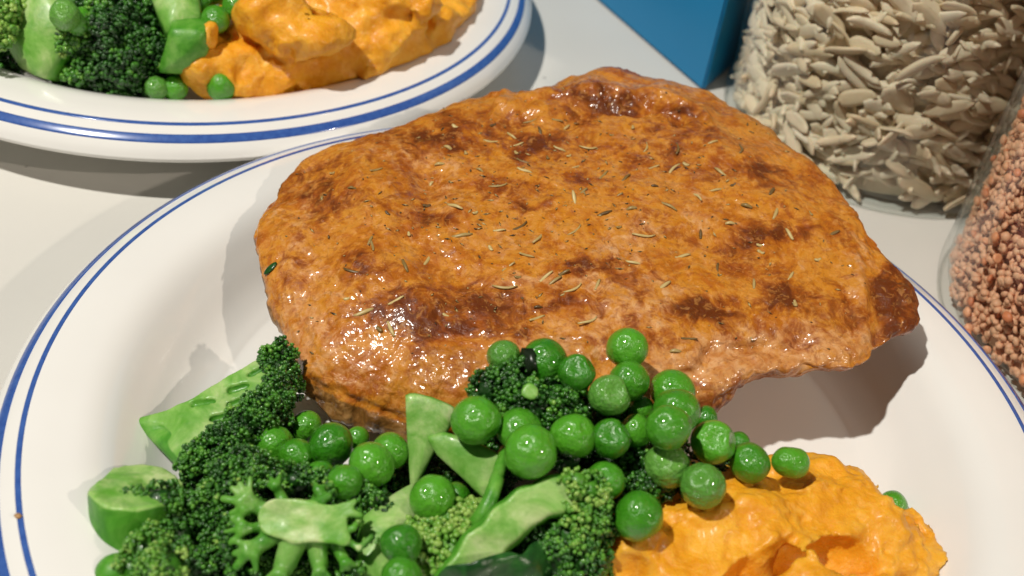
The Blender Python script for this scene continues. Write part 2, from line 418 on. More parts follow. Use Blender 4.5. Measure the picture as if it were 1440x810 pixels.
# plateau height of the upper face, fitted through a few spots
SP = np.array([(-.080, .035, .0335), (-.050, -.005, .0330), (-.06, .085, .0385), (0, .13, .0485), (.04, .125, .048), (.08, .08, .0490), (.09, .045, .0445), (.06, .02, .0430),
               (.03, .005, .037), (-.01, -.012, .0340), (.0, .06, .0440), (.04, .07, .0470), (-.035, .05, .0405), (.03, .04, .0445)])
A = np.c_[np.ones(len(SP)), SP[:, :2], SP[:, 0]**2, SP[:, 0]*SP[:, 1], SP[:, 1]**2]
TC = np.linalg.lstsq(A, SP[:, 2], rcond=None)[0]
def topz(x, y): return TC[0]+TC[1]*x+TC[2]*y+TC[3]*x*x+TC[4]*x*y+TC[5]*y*y
NS, NB = 190, 60
rows = []
for s in np.sin(np.linspace(0, 1, NS)*np.pi/2)**.85:
    x = CEN[0]+(oc[:, 0]-CEN[0])*s; y = CEN[1]+(oc[:, 1]-CEN[1])*s
    k = (1-s**7)**.5
    T = topz(x, y); T = T+np.maximum(oc[:, 2]+.004-T, 0)*sstep(.45, .95, s)
    rows.append(np.stack([x, y, oc[:, 2]+(T-oc[:, 2])*k], 1))
for s in np.sin(np.linspace(1, 0, NB+1)[1:]*np.pi/2)**.85:
    x = CEN[0]+(oc[:, 0]-CEN[0])*s; y = CEN[1]+(oc[:, 1]-CEN[1])*s
    k = (1-s**5)**.6
    rr = np.hypot(x, y)
    lift = .020*sstep(.02, .08, x)*sstep(.09, .0, y) + .012*sstep(.04, .10, x)
    B = np.maximum(plate_z(np.minimum(rr, .13))+.0015, np.minimum(.0095+lift, oc[:, 2]-.006))
    B = np.minimum(B, oc[:, 2]-.0025)
    rows.append(np.stack([x, y, oc[:, 2]+(B-oc[:, 2])*k], 1))
MV = np.concatenate(rows); nr = len(rows)
i = np.arange(nr-1)[:, None]; j = np.arange(NA)[None, :]; j2 = (j+1) % NA
MF = np.stack([i*NA+j, i*NA+j2, (i+1)*NA+j2, (i+1)*NA+j], -1).reshape(-1, 4)
if True:
    # orientation check: top rows go outward, want normals up
    a, b, c_ = MV[MF[NA*40, 0]], MV[MF[NA*40, 1]], MV[MF[NA*40, 2]]
    if np.cross(b-a, c_-a)[2] < 0: MF = MF[:, ::-1]
def vnormals(V, F):
    fn = np.cross(V[F[:, 2]]-V[F[:, 0]], V[F[:, 3]]-V[F[:, 1]]); N = np.zeros_like(V)
    for k in range(4): np.add.at(N, F[:, k], fn)
    return N/np.maximum(np.linalg.norm(N, axis=1), 1e-20)[:, None]
N = vnormals(MV, MF)
PX = proj(MV)
top = sstep(.15, .6, N[:, 2])
def seg_d(P, a, b):
    a = np.array(a, float); b = np.array(b, float); ab = b-a; t = np.clip(((P-a)@ab)/(ab@ab), 0, 1)
    return np.linalg.norm(P-a-t[:, None]*ab, axis=1)
def pline(P, pts): return np.min([seg_d(P, pts[k], pts[k+1]) for k in range(len(pts)-1)], axis=0)
wob = PX+np.stack([fbm(MV, 160, 3, 31), fbm(MV, 160, 3, 37)], 1)*9
d = .0016*fbm(MV, 48, 3, 1) + .00030*fbm(MV, 150, 3, 2)
fold = pline(wob, [(700, 150), (780, 140), (850, 132), (930, 140), (985, 165)])
d += top*(.0030*np.exp(-(fold/13)**2) - .0028*np.exp(-(pline(wob, [(800, 168), (860, 150), (930, 160), (960, 172)])/9)**2))
d -= top*.0020*np.exp(-(pline(wob, [(600, 250), (590, 330), (640, 400)])/32)**2)
d += top*.0012*np.exp(-(pline(wob, [(560, 260), (530, 330), (500, 420)])/36)**2)
d -= .0009*np.exp(-(pline(wob, [(1222, 330), (1238, 390), (1246, 452), (1243, 480)])/10)**2)
d += .0010*np.exp(-(pline(wob, [(1195, 350), (1212, 420), (1215, 470)])/16)**2)
d -= .0018*np.exp(-(pline(wob, [(1120, 480), (1010, 500), (960, 540)])/14)**2)
# muscle fibres and crinkled skin
d += top*(.00026*np.abs(fbm(MV*np.array([1, .55, 1]), 420, 3, 4)) + .00018*fbm(MV, 750, 2, 6))
d += np.maximum(1-top, np.exp(-(((PX[:, 0]-1268)/22)**2+((PX[:, 1]-425)/50)**2)))*(.0013*fbm(MV, 190, 3, 8))
# folded lower edge at the front left: crease between skin and underside
crease = pline(wob, [(388, 456), (430, 530), (500, 572), (570, 598)])
d -= (1-sstep(.75, .95, N[:, 2]))*.0011*np.exp(-(crease/10)**2)
N[:NA] = (0, 0, 1); d[:NA] = d[:NA].mean(); N[-NA:] = (0, 0, -1); d[-NA:] = 0
for e_ in (8,):      # no pinch where the rings meet
    wts = np.repeat(np.clip(np.arange(nr)/e_, 0, 1), NA); N = N*wts[:, None]+(1-wts[:, None])*np.array((0, 0, 1)); d = d*wts+(1-wts)*d[0]
MV2 = MV+N*d[:, None]
# steer clear of the ceramic underneath
pzr = np.interp(np.hypot(MV2[:, 0], MV2[:, 1]), TOP[:, 0], TOP[:, 1], right=-1)
MV2[:, 2] = np.maximum(MV2[:, 2], pzr+.0004)
sear = np.zeros(len(MV)); pale = np.zeros(len(MV))
for x, y, rx, ry, am in [(512, 382, 36, 30, 1), (690, 425, 80, 30, 1), (640, 462, 60, 22, .8), (745, 200, 60, 20, .9), (620, 195, 40, 16, .5), (860, 148, 60, 13, 1), (955, 168, 30, 10, .8),
                         (1075, 330, 42, 22, 1), (1040, 365, 30, 30, .7), (825, 372, 42, 14, 1), (600, 305, 30, 8, .9), (450, 285, 34, 34, .6), (735, 285, 24, 8, .9), (1120, 420, 60, 26, .7),
                         (990, 425, 36, 24, .7), (1190, 455, 60, 24, .55), (800, 420, 44, 18, .8), (560, 440, 50, 26, .7), (1000, 250, 90, 26, .35), (900, 215, 60, 20, .3), (1252, 420, 16, 60, 1.1),
                         (1268, 430, 26, 60, .9), (1000, 560, 50, 20, .7), (880, 380, 50, 14, .4), (930, 320, 40, 14, .4), (470, 235, 60, 14, .35), (1110, 250, 50, 20, .45), (1150, 330, 40, 26, .4), (560, 190, 90, 12, .6), (680, 170, 60, 14, .6), (440, 260, 40, 20, .5), (590, 240, 30, 40, .45), (800, 250, 50, 16, .45), (1000, 190, 60, 16, .5), (1060, 240, 50, 18, .45), (700, 250, 40, 20, .4), (1180, 300, 24, 40, .4), (900, 480, 70, 16, .5), (740, 470, 50, 14, .6), (620, 500, 50, 20, .4), (420, 380, 20, 40, .4), (960, 440, 60, 20, .5)]:
    sear += am*np.exp(-(((wob[:, 0]-x)/rx)**2+((wob[:, 1]-y)/ry)**2))
for x, y, rx, ry, am in [(860, 352, 34, 22, .9), (800, 395, 120, 12, .7), (830, 450, 60, 26, .6), (960, 540, 80, 40, 1.2), (1040, 500, 100, 30, 1.1), (790, 490, 80, 24, .6), (905, 430, 60, 30, .7),
                         (880, 128, 90, 10, .9), (1205, 380, 24, 50, .7), (420, 330, 30, 60, .5), (430, 440, 40, 60, .7), (480, 520, 60, 40, .5), (700, 330, 70, 26, .4), (620, 260, 60, 50, .35),
                         (560, 215, 80, 18, .4), (1140, 480, 110, 26, 1.1), (900, 325, 40, 20, .5), (980, 300, 40, 30, .4), (1080, 210, 40, 26, .3)]:
    pale += am*np.exp(-(((wob[:, 0]-x)/rx)**2+((wob[:, 1]-y)/ry)**2))
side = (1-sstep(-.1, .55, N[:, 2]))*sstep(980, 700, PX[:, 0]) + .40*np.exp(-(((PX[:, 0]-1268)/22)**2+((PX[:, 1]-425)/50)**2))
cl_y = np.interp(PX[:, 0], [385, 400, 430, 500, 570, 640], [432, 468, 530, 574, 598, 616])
side = np.maximum(side, sstep(-4, 8, PX[:, 1]-cl_y+3*fbm(MV, 200, 2, 77))*(PX[:, 0] < 640)*(PX[:, 1] > 430)*sstep(.99, .93, N[:, 2]))  # front-left band below the crease: overhang shade painted into the meat colour
steak_loc = np.array([.006, .058, .0095])
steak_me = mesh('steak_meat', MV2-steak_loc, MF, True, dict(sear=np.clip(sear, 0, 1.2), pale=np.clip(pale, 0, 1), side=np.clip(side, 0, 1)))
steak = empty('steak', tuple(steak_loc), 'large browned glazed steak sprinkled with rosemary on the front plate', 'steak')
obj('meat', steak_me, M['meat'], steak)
BV = BVHTree.FromPolygons([tuple(v) for v in MV2], [tuple(int(q) for q in f) for f in MF])
def hit(px, py):
    h = BV.ray_cast(Vector(CAM_POS), Vector(ray(px, py)).normalized())
    return h
# rosemary needles lying on the glaze
def needle_mesh(L, r, bend, seed):
    rg = np.random.default_rng(seed); pts = []; n = 7
    for t in np.linspace(-.5, .5, n): pts.append((t*L, bend*(t*t*4-1)*L*.25, .0002*math.sin(t*5+seed)))
    V = []; F = []
    for q, p in enumerate(pts):
        t = q/(n-1); rr = r*(.45+.55*math.sin(math.pi*min(max(t*.9+.08, 0), 1)))
        for a in range(6):
            an = a*math.pi/3; V.append((p[0], p[1]+rr*math.cos(an), p[2]+rr*.7*math.sin(an)))
    for q in range(n-1):
        for a in range(6): F.append((q*6+a, q*6+(a+1) % 6, (q+1)*6+(a+1) % 6, (q+1)*6+a))
    F.append(tuple(range(5, -1, -1))); F.append(tuple((n-1)*6+a for a in range(6)))
    return mesh('rosemary_needle', V, F)
NM = [needle_mesh(L_, r_, b_, k) for k, (L_, r_, b_) in enumerate([(.0042, .00040, .04), (.0052, .00044, .12), (.0030, .00046, -.06), (.0066, .00036, .38), (.0020, .00048, .03), (.0046, .00036, -.16)])]
for m_ in NM: m_.materials.append(M['herb'])
NP = [(640, 178), (693, 176), (720, 191), (729, 204), (735, 227), (787, 209), (800, 220), (744, 170), (784, 169), (618, 231), (631, 208), (607, 258), (453, 278), (529, 240), (849, 247), (867, 276),
      (820, 269), (807, 278), (907, 207), (951, 209), (947, 242), (1007, 267), (1013, 242), (1031, 260), (889, 293), (920, 262), (702, 324), (727, 318), (755, 333), (520, 338), (467, 244), (827, 207),
      (838, 209), (495, 265), (523, 346), (598, 363), (570, 373), (500, 379), (488, 420), (512, 438), (533, 463), (550, 463), (627, 443), (755, 448), (757, 432), (768, 390), (790, 385), (710, 402),
      (715, 375), (728, 390), (807, 323), (557, 423), (1068, 345), (1070, 354), (1150, 365), (1172, 328), (950, 494), (934, 401), (891, 369), (1118, 427), (1112, 388), (1027, 315), (826, 451), (969, 477),
      (738, 240), (726, 215), (770, 222), (812, 232), (795, 180), (760, 186), (690, 200), (675, 240), (850, 300), (870, 320), (905, 330), (940, 290), (975, 275), (985, 330), (1050, 290), (1090, 300),
      (1110, 330), (1060, 400), (1010, 380), (960, 360), (840, 400), (805, 405), (780, 395), (740, 360), (690, 350), (650, 330), (640, 290), (668, 300), (600, 290), (575, 330), (545, 300), (860, 190),
      (890, 180), (1000, 200), (1040, 210), (880, 250), (965, 232), (1140, 300), (1085, 270), (920, 235), (700, 260), (655, 215)]
rg = random.Random(11)
for q, (x, y) in enumerate(NP):
    h = hit(x, y)
    if h[0] is None: continue
    nrm = h[1]
    if nrm.z < 0: nrm = -nrm
    an = rg.gauss(.5, .9); tdir = Vector((math.cos(an), math.sin(an), 0)); tdir = (tdir-nrm*tdir.dot(nrm)).normalized()
    mt = Matrix((tdir, nrm.cross(tdir), nrm)).transposed().to_4x4()
    s = rg.uniform(.75, 1.12); mt = mt @ Matrix.Diagonal((1, 1.3, 1.3, 1)) @ Matrix.Diagonal((s, s, s, 1))
    mt.translation = h[0]+nrm*rg.uniform(-.0001, .0003)-Vector(steak_loc)
    o = obj('rosemary_needle', NM[rg.randrange(6)], None, steak); o.matrix_local = mt
# broken bits of herb and pepper stuck in the glaze, too fine to count
bv, bf, k_ = [], [], 0
oct_ = np.array([(1, 0, 0), (-1, 0, 0), (0, 1, 0), (0, -1, 0), (0, 0, 1), (0, 0, -1)], float); octf = [(0, 2, 4), (2, 1, 4), (1, 3, 4), (3, 0, 4), (2, 0, 5), (1, 2, 5), (3, 1, 5), (0, 3, 5)]
for q in range(430):
    x, y = (rg.gauss(780, 170), rg.gauss(270, 75)) if q % 3 else (rg.uniform(400, 1230), rg.uniform(130, 500))
    h = hit(x, y)
    if h[0] is None or h[1].z < .3: continue
    an = rg.uniform(0, 3.2); R_ = np.array([[math.cos(an), -math.sin(an), 0], [math.sin(an), math.cos(an), 0], [0, 0, 1]])
    sz = rg.uniform(.5, 1.3)
    bv.append((oct_*np.array([.0008*rg.uniform(.4, 1.6), .00030, .00024])*sz)@R_.T+np.array(h[0]+h[1]*.0001)-steak_loc); bf += [tuple(k_+i_ for i_ in f) for f in octf]; k_ += 6
tdm = NT('crumbled_herb'); tdm.color(tdm.ramp(tdm.noise(900, 1, .5), [(.40, (.05, .028, .010)), (.50, (.22, .14, .045)), (.58, (.48, .36, .15))])); tdm.set(Roughness=.45)
obj('herb_crumbs', mesh('herb_crumbs', np.concatenate(bv), bf), tdm.m, steak, kind='stuff')
# a green herb leaf stuck to the left flank
h = hit(381, 378)
if h[0] is not None:
    V, F = ICO2; Vl = V*np.array([.0024, .0011, .0004]); nrm = h[1]; td = Vector((.2, .3, 1)); td = (td-nrm*td.dot(nrm)).normalized()
    o = obj('herb_leaf', mesh('herb_leaf', Vl, F), M['leaf'], steak)
    mt = Matrix((td, nrm.cross(td), nrm)).transposed().to_4x4(); mt.translation = h[0]+nrm*.0003-Vector(steak_loc); o.matrix_local = mt

# ------------------------------------------------------------------ broccoli
def bead_cloud(centres, radii, sizes, tones, sub=1, squash=None, seed=0):
    V0, F0 = ICO1 if sub == 1 else ICO2
    n = len(centres); rg_ = np.random.default_rng(seed)
    sc_ = sizes[:, None]*rg_.uniform(.78, 1.25, (n, 3))
    V = (centres[:, None, :] + V0[None]*sc_[:, None, :]*(1+.18*rg_.standard_normal((n, len(V0)))[..., None])).reshape(-1, 3)
    F = (F0[None]+(np.arange(n)*len(V0))[:, None, None]).reshape(-1, 3)
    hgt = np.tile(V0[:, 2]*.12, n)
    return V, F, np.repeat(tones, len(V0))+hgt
def clusters_to_buds(cl, bead=.00062, tone=.25, var=.16, seed=0, dens=1.0, face=None):
    """cl: (centre, radius, outward direction[, tone]) heads of buds; each bud its own bead over a dark core"""
    rg_ = np.random.default_rng(seed); Cs = []; Ss = []; Ts = []
    coreV = []; coreF = []; coreT = []; off = 0
    for c in cl:
        ctr, r, D = np.array(c[0]), c[1], np.array(c[2], float); D = D/np.linalg.norm(D); tn = (c[3] if len(c) > 3 else tone)
        ns = max(int(5.6*(r/.0017)**2), 5); rs_ = min(.0017, r*.55)
        e = rg_.standard_normal((ns, 3)); e /= np.linalg.norm(e, axis=1)[:, None]; e = e[(e@D) > -.4]
        for ee in e:
            sc_ = ctr+ee*r*.86*(1+.10*rg_.standard_normal()); rr_ = rs_*rg_.uniform(.7, 1.2); st = tn+.10*rg_.standard_normal()+(.20 if rg_.random() < .14 else 0)
            n = int(dens*3.4*(rr_/bead)**2)+3
            d = rg_.standard_normal((n, 3)); d /= np.linalg.norm(d, axis=1)[:, None]; d = d[(d@ee) > -.15]
            Cs.append(sc_+d*(rr_*(1+.12*rg_.standard_normal(len(d))))[:, None]); Ss.append(bead*rg_.uniform(.55, 1.25, len(d)))
            tt = st+var*.6*rg_.standard_normal(len(d))+.26*(d@ee-.5)  # outer beads lighter, inner ones darker: crown shade put into the bud tone
            lt = rg_.random(len(d)) < .025; tt[lt] += .2
            Ts.append(tt)
        V, F = ICO2; rl = 1+.14*fbm(ctr+V*r, .55/r, 2, seed+3)
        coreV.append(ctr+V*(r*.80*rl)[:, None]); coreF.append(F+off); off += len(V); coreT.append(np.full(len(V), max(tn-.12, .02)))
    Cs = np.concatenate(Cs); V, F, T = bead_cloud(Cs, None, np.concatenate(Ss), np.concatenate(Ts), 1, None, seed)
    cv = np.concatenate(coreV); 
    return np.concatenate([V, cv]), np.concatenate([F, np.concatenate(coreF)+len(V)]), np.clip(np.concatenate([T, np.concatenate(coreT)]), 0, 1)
def piece(label, cat, name, base, caps=None, cl=None, cuts=(), h=.0005, k=.0015, noise=(.0003, 160), bead=.00062, tone=.25, var=.16, seed=0, dens=1.0, group=None, grooves=(), cutbase=0):
    base = np.array(base)
    root = empty(name, tuple(base), label, cat, group)
    if caps:
        V, F, c = sdf_caps(caps, h, k, cuts, noise, seed=seed, grooves=grooves)
        obj('stalk', mesh('stalk', V-base, F, True, dict(cut=np.maximum(c, cutbase))), M['stalk'], root)
    if cl:
        V, F, t = clusters_to_buds(cl, bead, tone, var, seed, dens)
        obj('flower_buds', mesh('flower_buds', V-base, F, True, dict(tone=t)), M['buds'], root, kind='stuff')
    return root
TOC = -np.array(FWD)                    # towards the viewer's side of the table
UPV = np.array((0., 0., 1.))
def onp(px, py, P0, n, depth=0.0):
    d_ = ray(px, py); n = np.array(n)/np.linalg.norm(n)
    return CAM_POS+d_*(((np.array(P0)-CAM_POS)@n)/(d_@n))-n*depth
def dome(ctr, R, D, n, rc, spread=.15, seed=0, flat=1.0):
    """heads of buds spread over a dome"""
    D = np.array(D, float); D /= np.linalg.norm(D); out = []
    rg_ = np.random.default_rng(seed)
    for q in range(n*2):
        z = 1-2*(q+.5)/(n*2); a = q*2.39996; v = np.array([math.sqrt(1-z*z)*math.cos(a), math.sqrt(1-z*z)*math.sin(a), z])
        if v@D < spread-.25: continue
        v = v+rg_.standard_normal(3)*.08
        out.append((np.array(ctr)+v*R*rg_.uniform(.86, 1.08), rc*rg_.uniform(.8, 1.2), v))
    return out

# halved floret lying cut side up at the left
P1 = at(280, 575, .0205); t1 = at(390, 495, .0270); t2 = at(272, 650, .0210)
n = np.cross(t1-P1, t2-P1); n = n if n[2] > 0 else -n; n = n/np.linalg.norm(n)
n = n*.6+UPV*.4+TOC*.2; n /= np.linalg.norm(n)
def q1(x, y, dz=.0022): return onp(x, y, P1, n, dz)
tips = [(386, 506), (374, 540), (345, 572), (312, 600), (280, 634)]
caps = [(q1(197, 588), q1(262, 583), .0014, .0042), (q1(262, 583), q1(312, 565), .0042, .0050)]
caps += [(q1(255, 584), q1(*t_), .0036, .0036) for t_ in tips]+[(q1(203, 592, .003), q1(266, 640, .003), .0016, .0036), (q1(300, 560), q1(372, 520), .0040, .0036)]
caps += [(q1(250, 585, .006), q1(330, 575, .010), .0050, .0070)]
gro = [(q1(272, 566, -.0004), q1(300, 563, -.0006), .0010, .0006), (q1(300, 588, -.0004), q1(322, 582, -.0003), .0010, .0008), (q1(325, 547, -.0005), q1(345, 541, -.0004), .0011, .0009), (q1(292, 612, -.0004), q1(304, 606, -.0003), .0009, .0008),
       (q1(322, 568, -.0004), q1(337, 562, -.0003), .0008, .0008), (q1(352, 525, -.0004), q1(366, 517, -.0004), .0008, .0007)]
out = q1(345, 572)-q1(262, 583); out /= np.linalg.norm(out)
cl = []
for px_, py_, z_, r_ in [(396, 494, .0265, .0028), (388, 515, .0235, .0044), (398, 540, .0195, .0045), (386, 556, .0235, .0045), (366, 578, .0235, .0048), (383, 596, .0180, .0050), (340, 600, .0225, .0046),
                         (350, 622, .0170, .0050), (316, 626, .0205, .0046), (322, 652, .0160, .0046), (288, 646, .0190, .0042), (270, 664, .0175, .0034), (294, 670, .0150, .0040), (374, 498, .0260, .0018)]:
    cl.append((at(px_, py_, z_), r_, out+.35*UPV+.3*TOC, .21))
piece('halved broccoli floret with broad pale cut stalk lying against the left of the steak', 'broccoli', 'broccoli_floret', at(300, 610, .0065), caps, cl,
      [(P1, n)], k=.0016, seed=3, bead=.00050, cutbase=.2, grooves=[(g[0]-n*.0009, g[1]-n*.0009, g[2]*1.1, g[3]*1.1) for g in gro], h=.00045)

# thick stalk chunk
ax0 = at(190, 683, .0270); ax1 = at(176, 800, .0120)
axd = (ax0-ax1)/np.linalg.norm(ax0-ax1)
piece('thick smooth broccoli stalk chunk with pale cut end at the outer edge of the vegetables', 'broccoli', 'broccoli_stalk', at(170, 790, .0065),
      [(ax0+axd*.012, ax1, .0112, .0082)], None, [(ax0, axd*.8+.45*UPV), (at(140, 676, .027), np.array((-.8, .35, .75)))], k=.004, noise=(.0006, 90), seed=4)

# dark floret in front of it
c0 = at(240, 778, .0130)
cl = dome(c0, .0095, (-.2, -.5, .9), 12, .0050, .0, 5)
cl += [(at(190, 712, .024), .0034, (-.4, 0, 1), .2), (at(225, 705, .026), .0036, (-.2, .2, 1), .18), (at(170, 716, .0235), .0012, (-1, 0, 1), .1), (at(280, 716, .0225), .0036, (.2, .2, 1), .22),
       (at(205, 775, .0260), .0042, (-.6, -.4, 1), .50), (at(230, 800, .028), .0046, (-.4, -.6, 1), .52), (at(185, 800, .024), .0036, (-.6, -.6, .6), .5)]
piece('dark bushy broccoli floret leaning on the thick stalk chunk', 'broccoli', 'broccoli_floret', at(262, 772, .0065),
      [(c0, at(165, 810, .022), .0045, .0042), (at(165, 810, .022), at(125, 850, .014), .0042, .0046)], cl, k=.002, seed=5, tone=.20, bead=.00052)

# floret cut through its middle, branches fanning out
P4 = at(430, 728, .0325); n4_ = TOC*.75+UPV*.45; n4_ /= np.linalg.norm(n4_)
def q4(x, y, dz=0.0): return onp(x, y, P4, n4_, -dz)
caps = [(q4(388, 727, -.001), q4(418, 732, -.001), .0040, .0044), (q4(418, 732, -.001), q4(462, 737, -.001), .0044, .0038), (q4(446, 728, -.001), q4(484, 716, -.001), .0020, .0013), (q4(452, 742, -.001), q4(482, 757, -.001), .0026, .0016),
        (q4(482, 717, -.001), q4(498, 704, -.001), .0013, .0007), (q4(484, 717, -.001), q4(506, 724, -.001), .0013, .0006), (q4(404, 715, -.001), q4(434, 710, -.001), .0018, .0011), (q4(434, 710, -.001), q4(460, 696, -.002), .0011, .0008), (q4(400, 729, -.007), q4(440, 735, -.011), .0036, .005)]
rg4 = random.Random(4); cl4 = []
for m0, m1, r_, spread, nt, L_ in [((392, 724), (358, 710), .0021, 1.0, 6, 44), ((396, 738), (362, 762), .0021, .75, 4, 44), ((416, 742), (394, 796), .0027, .6, 3, 24), ((440, 744), (446, 790), .0021, .55, 3, 24),
                               ((404, 720), (388, 688), .0013, .5, 3, 20), ((392, 732), (356, 738), .0014, .4, 3, 40), ((462, 748), (480, 782), .0015, .5, 3, 20), ((428, 714), (442, 694), .0009, .6, 3, 16)]:
    a0 = math.atan2(m1[1]-m0[1], m1[0]-m0[0])
    caps.append((q4(*m0, -.0038), q4(*m1, -.0044), r_*1.15, r_*.85))
    for q in range(nt):
        an = a0+spread*(2*q/(nt-1)-1)+rg4.uniform(-.08, .08); ln = L_*rg4.uniform(.8, 1.15)
        e1 = (m1[0]+ln*.5*math.cos(a0+(an-a0)*.7), m1[1]+ln*.5*math.sin(a0+(an-a0)*.7)); e2 = (m1[0]+ln*math.cos(an), m1[1]+ln*math.sin(an))
        rt = max(r_*rg4.uniform(.32, .5), .0007)
        caps += [(q4(*m1, -.0040), q4(*e1, -.0024), r_*.5, rt), (q4(*e1, -.0024), q4(*e2, -.0030), rt, rt*.8)]
        small = e2[1] < 700
        for w_ in range(2):
            cl4.append((q4(e2[0]+8*math.cos(an)+rg4.uniform(-4, 4), e2[1]+8*math.sin(an)+rg4.uniform(-4, 4), -.0040), rg4.uniform(.0005, .0008) if small else rg4.uniform(.0006, .0010), np.array((math.cos(an), 0, -math.sin(an)))+TOC, rg4.uniform(.18, .42)))
for p0, p1, p2, r_ in [((480, 754), (504, 770), (522, 754), .0006), ((476, 748), (496, 742), (504, 728), .0006)]:
    caps += [(q4(*p0, -.0020), q4(*p1, -.0014), r_*1.15, r_), (q4(*p1, -.0014), q4(*p2, -.0024), r_, r_*.8)]; cl4.append((q4(*p2, -.0026), .0010, TOC, .45))
cl = []
for x, y, r_, tn in [(318, 662, .0036, .26), (340, 648, .0036, .22), (362, 652, .0028, .2), (305, 690, .0040, .22), (298, 730, .0042, .2), (310, 768, .0040, .22), (330, 800, .0042, .2), (408, 668, .0026, .15),
                     (432, 672, .0024, .14), (458, 676, .0030, .14), (485, 680, .0030, .2), (510, 692, .0032, .25), (526, 702, .0024, .15), (378, 830, .0050, .2), (450, 838, .0050, .2), (515, 742, .0012, .45),
                     (345, 668, .0026, .3), (500, 822, .004, .3), (475, 700, .0030, .2), (395, 650, .0016, .3)]:
    cl.append((q4(x+(x-430)*.10, y+(y-725)*.10, -.0125), r_, np.array((x-430, 0, -(y-725)))/60+1.0*TOC, tn))
cl += cl4
for k_ in range(16):
    a_ = math.radians(105+k_*12.5); x_, y_ = 426+math.cos(a_)*(92+8*math.sin(k_*2.1)), 728+math.sin(a_)*-62*(1+.1*math.cos(k_*1.7))
    if y_ < 690 and x_ > 350: continue
    cl.append((q4(x_, y_, -.0135), .0032+.0008*math.sin(k_*1.3), TOC, .30+.10*math.sin(k_*2.7)))
piece('broccoli floret sliced through, pale cut heart facing up with branches fanning out', 'broccoli', 'broccoli_floret', at(430, 735, .0065), caps, cl,
      [(P4, n4_)], k=.0007, h=.00036, cutbase=.42, seed=6, bead=.00048, noise=(.0002, 220))

# big floret beside the mash
def q9(x, y, z): return at(x, y, z)
P9 = at(745, 715, .0365); n9 = TOC*.8+UPV*.22+np.array((.18, 0, 0)); n9 /= np.linalg.norm(n9)
def p9(x, y, dz=.0028): return onp(x, y, P9, n9, dz)
caps = [(p9(640, 825), p9(680, 772), .0046, .0044), (p9(680, 772), p9(712, 738), .0044, .0040), (p9(712, 738), p9(745, 712), .0040, .0040), (p9(745, 712), p9(785, 698), .0040, .0040),
        (p9(785, 698), p9(818, 688), .0034, .0022), (p9(790, 704), p9(828, 716), .0034, .0022), (p9(760, 712, .004), p9(790, 770, .011), .0020, .0016), (p9(795, 706, .004), p9(815, 758, .008), .0026, .0016),
        (p9(770, 690), p9(800, 676), .0024, .0014), (p9(640, 825, .006), p9(735, 735, .005), .0040, .0036)]
cl = [(p9(812, 678, .0005), .0026, (.3, .3, 1), .66), (p9(832, 690, .0010), .0030, (.6, .2, 1), .62), (p9(840, 712, .0015), .0034, (.8, -.1, .8), .52), (p9(830, 732, .0015), .0034, (.6, -.5, .8), .52), (p9(806, 722, .0020), .0024, TOC, .58),
      (p9(846, 745, .0050), .0042, (.8, -.4, .6), .36), (p9(808, 752, .0040), .0038, (.3, -.8, .7), .40), (p9(852, 775, .0090), .0046, (.8, -.4, .6), .20), (p9(826, 790, .0060), .0048, (.5, -.8, .5), .24), (p9(790, 785, .0060), .0046, (0, -1, .5), .22),
      (p9(785, 748, .0075), .0034, TOC, .20), (p9(765, 770, .0080), .0044, (-.2, -1, .5), .14), (p9(745, 790, .0080), .0044, (-.3, -1, .5), .10), (p9(798, 676, 0), .0016, (0, .3, 1), .72), (p9(762, 748, .0085), .0036, TOC, .12),
      (p9(856, 810, .0120), .0046, (.8, -.4, .4), .16), (p9(790, 825, .0070), .0056, (0, -1, .5), .2), (p9(822, 770, .0035), .0030, TOC, .34), (p9(735, 775, .0090), .0036, TOC, .10)]
piece('large broccoli floret with long pale curved stalk and ragged crown beside the mash', 'broccoli', 'broccoli_floret', at(780, 770, .0065), caps, cl,
      [(P9, n9)], k=.0018, seed=7, bead=.00058, var=.15)

# pale crown of tight buds
c0 = at(642, 772, .0200)
cl = dome(c0, .0075, (0, -.4, 1), 8, .0046, .05, 9)
piece('pale yellow-green broccoli crown of tight buds in front of the stalk slices', 'broccoli', 'broccoli_floret', at(642, 772, .0065), [(c0, c0+np.array((0, 0, -.010)), .004, .003)], cl, seed=9, tone=.74, var=.10, bead=.00074, dens=1.2)
# two small dark florets wedged among the peas
cl = [(at(694, 547, .0400), .0048, (-.3, .2, 1), .14), (at(722, 543, .0420), .0050, (0, .2, 1), .16), (at(750, 566, .0405), .0054, (0, -.4, 1), .10), (at(728, 573, .0385), .0046, (0, -.4, 1), .09),
      (at(785, 560, .0410), .0042, (.2, 0, 1), .30), (at(806, 570, .0400), .0038, (.3, 0, 1), .26), (at(775, 585, .0385), .0040, (0, -.4, 1), .15)]
piece('small dark broccoli floret with a nibbled pale centre wedged among peas on the steak', 'broccoli', 'broccoli_floret', at(745, 580, .034),
      [(at(738, 548, .0430), at(744, 550, .0460), .0022, .0018)], cl, [(at(744, 548, .0472), TOC+UPV*.3)], noise=(.0007, 300), seed=12, tone=.12)
cl = [(at(895, 655, .0300), .0042, (-.2, 0, 1), .22), (at(918, 668, .0300), .0050, (0, -.3, 1), .16), (at(900, 684, .0290), .0040, (-.2, -.4, 1), .12), (at(936, 684, .0280), .0036, (.2, -.4, 1), .12)]
piece('small dark broccoli crumb squeezed between peas beside the mash', 'broccoli', 'broccoli_floret', at(910, 675, .018), [(at(912, 672, .028), at(914, 690, .020), .003, .003)], cl, seed=13, tone=.16)

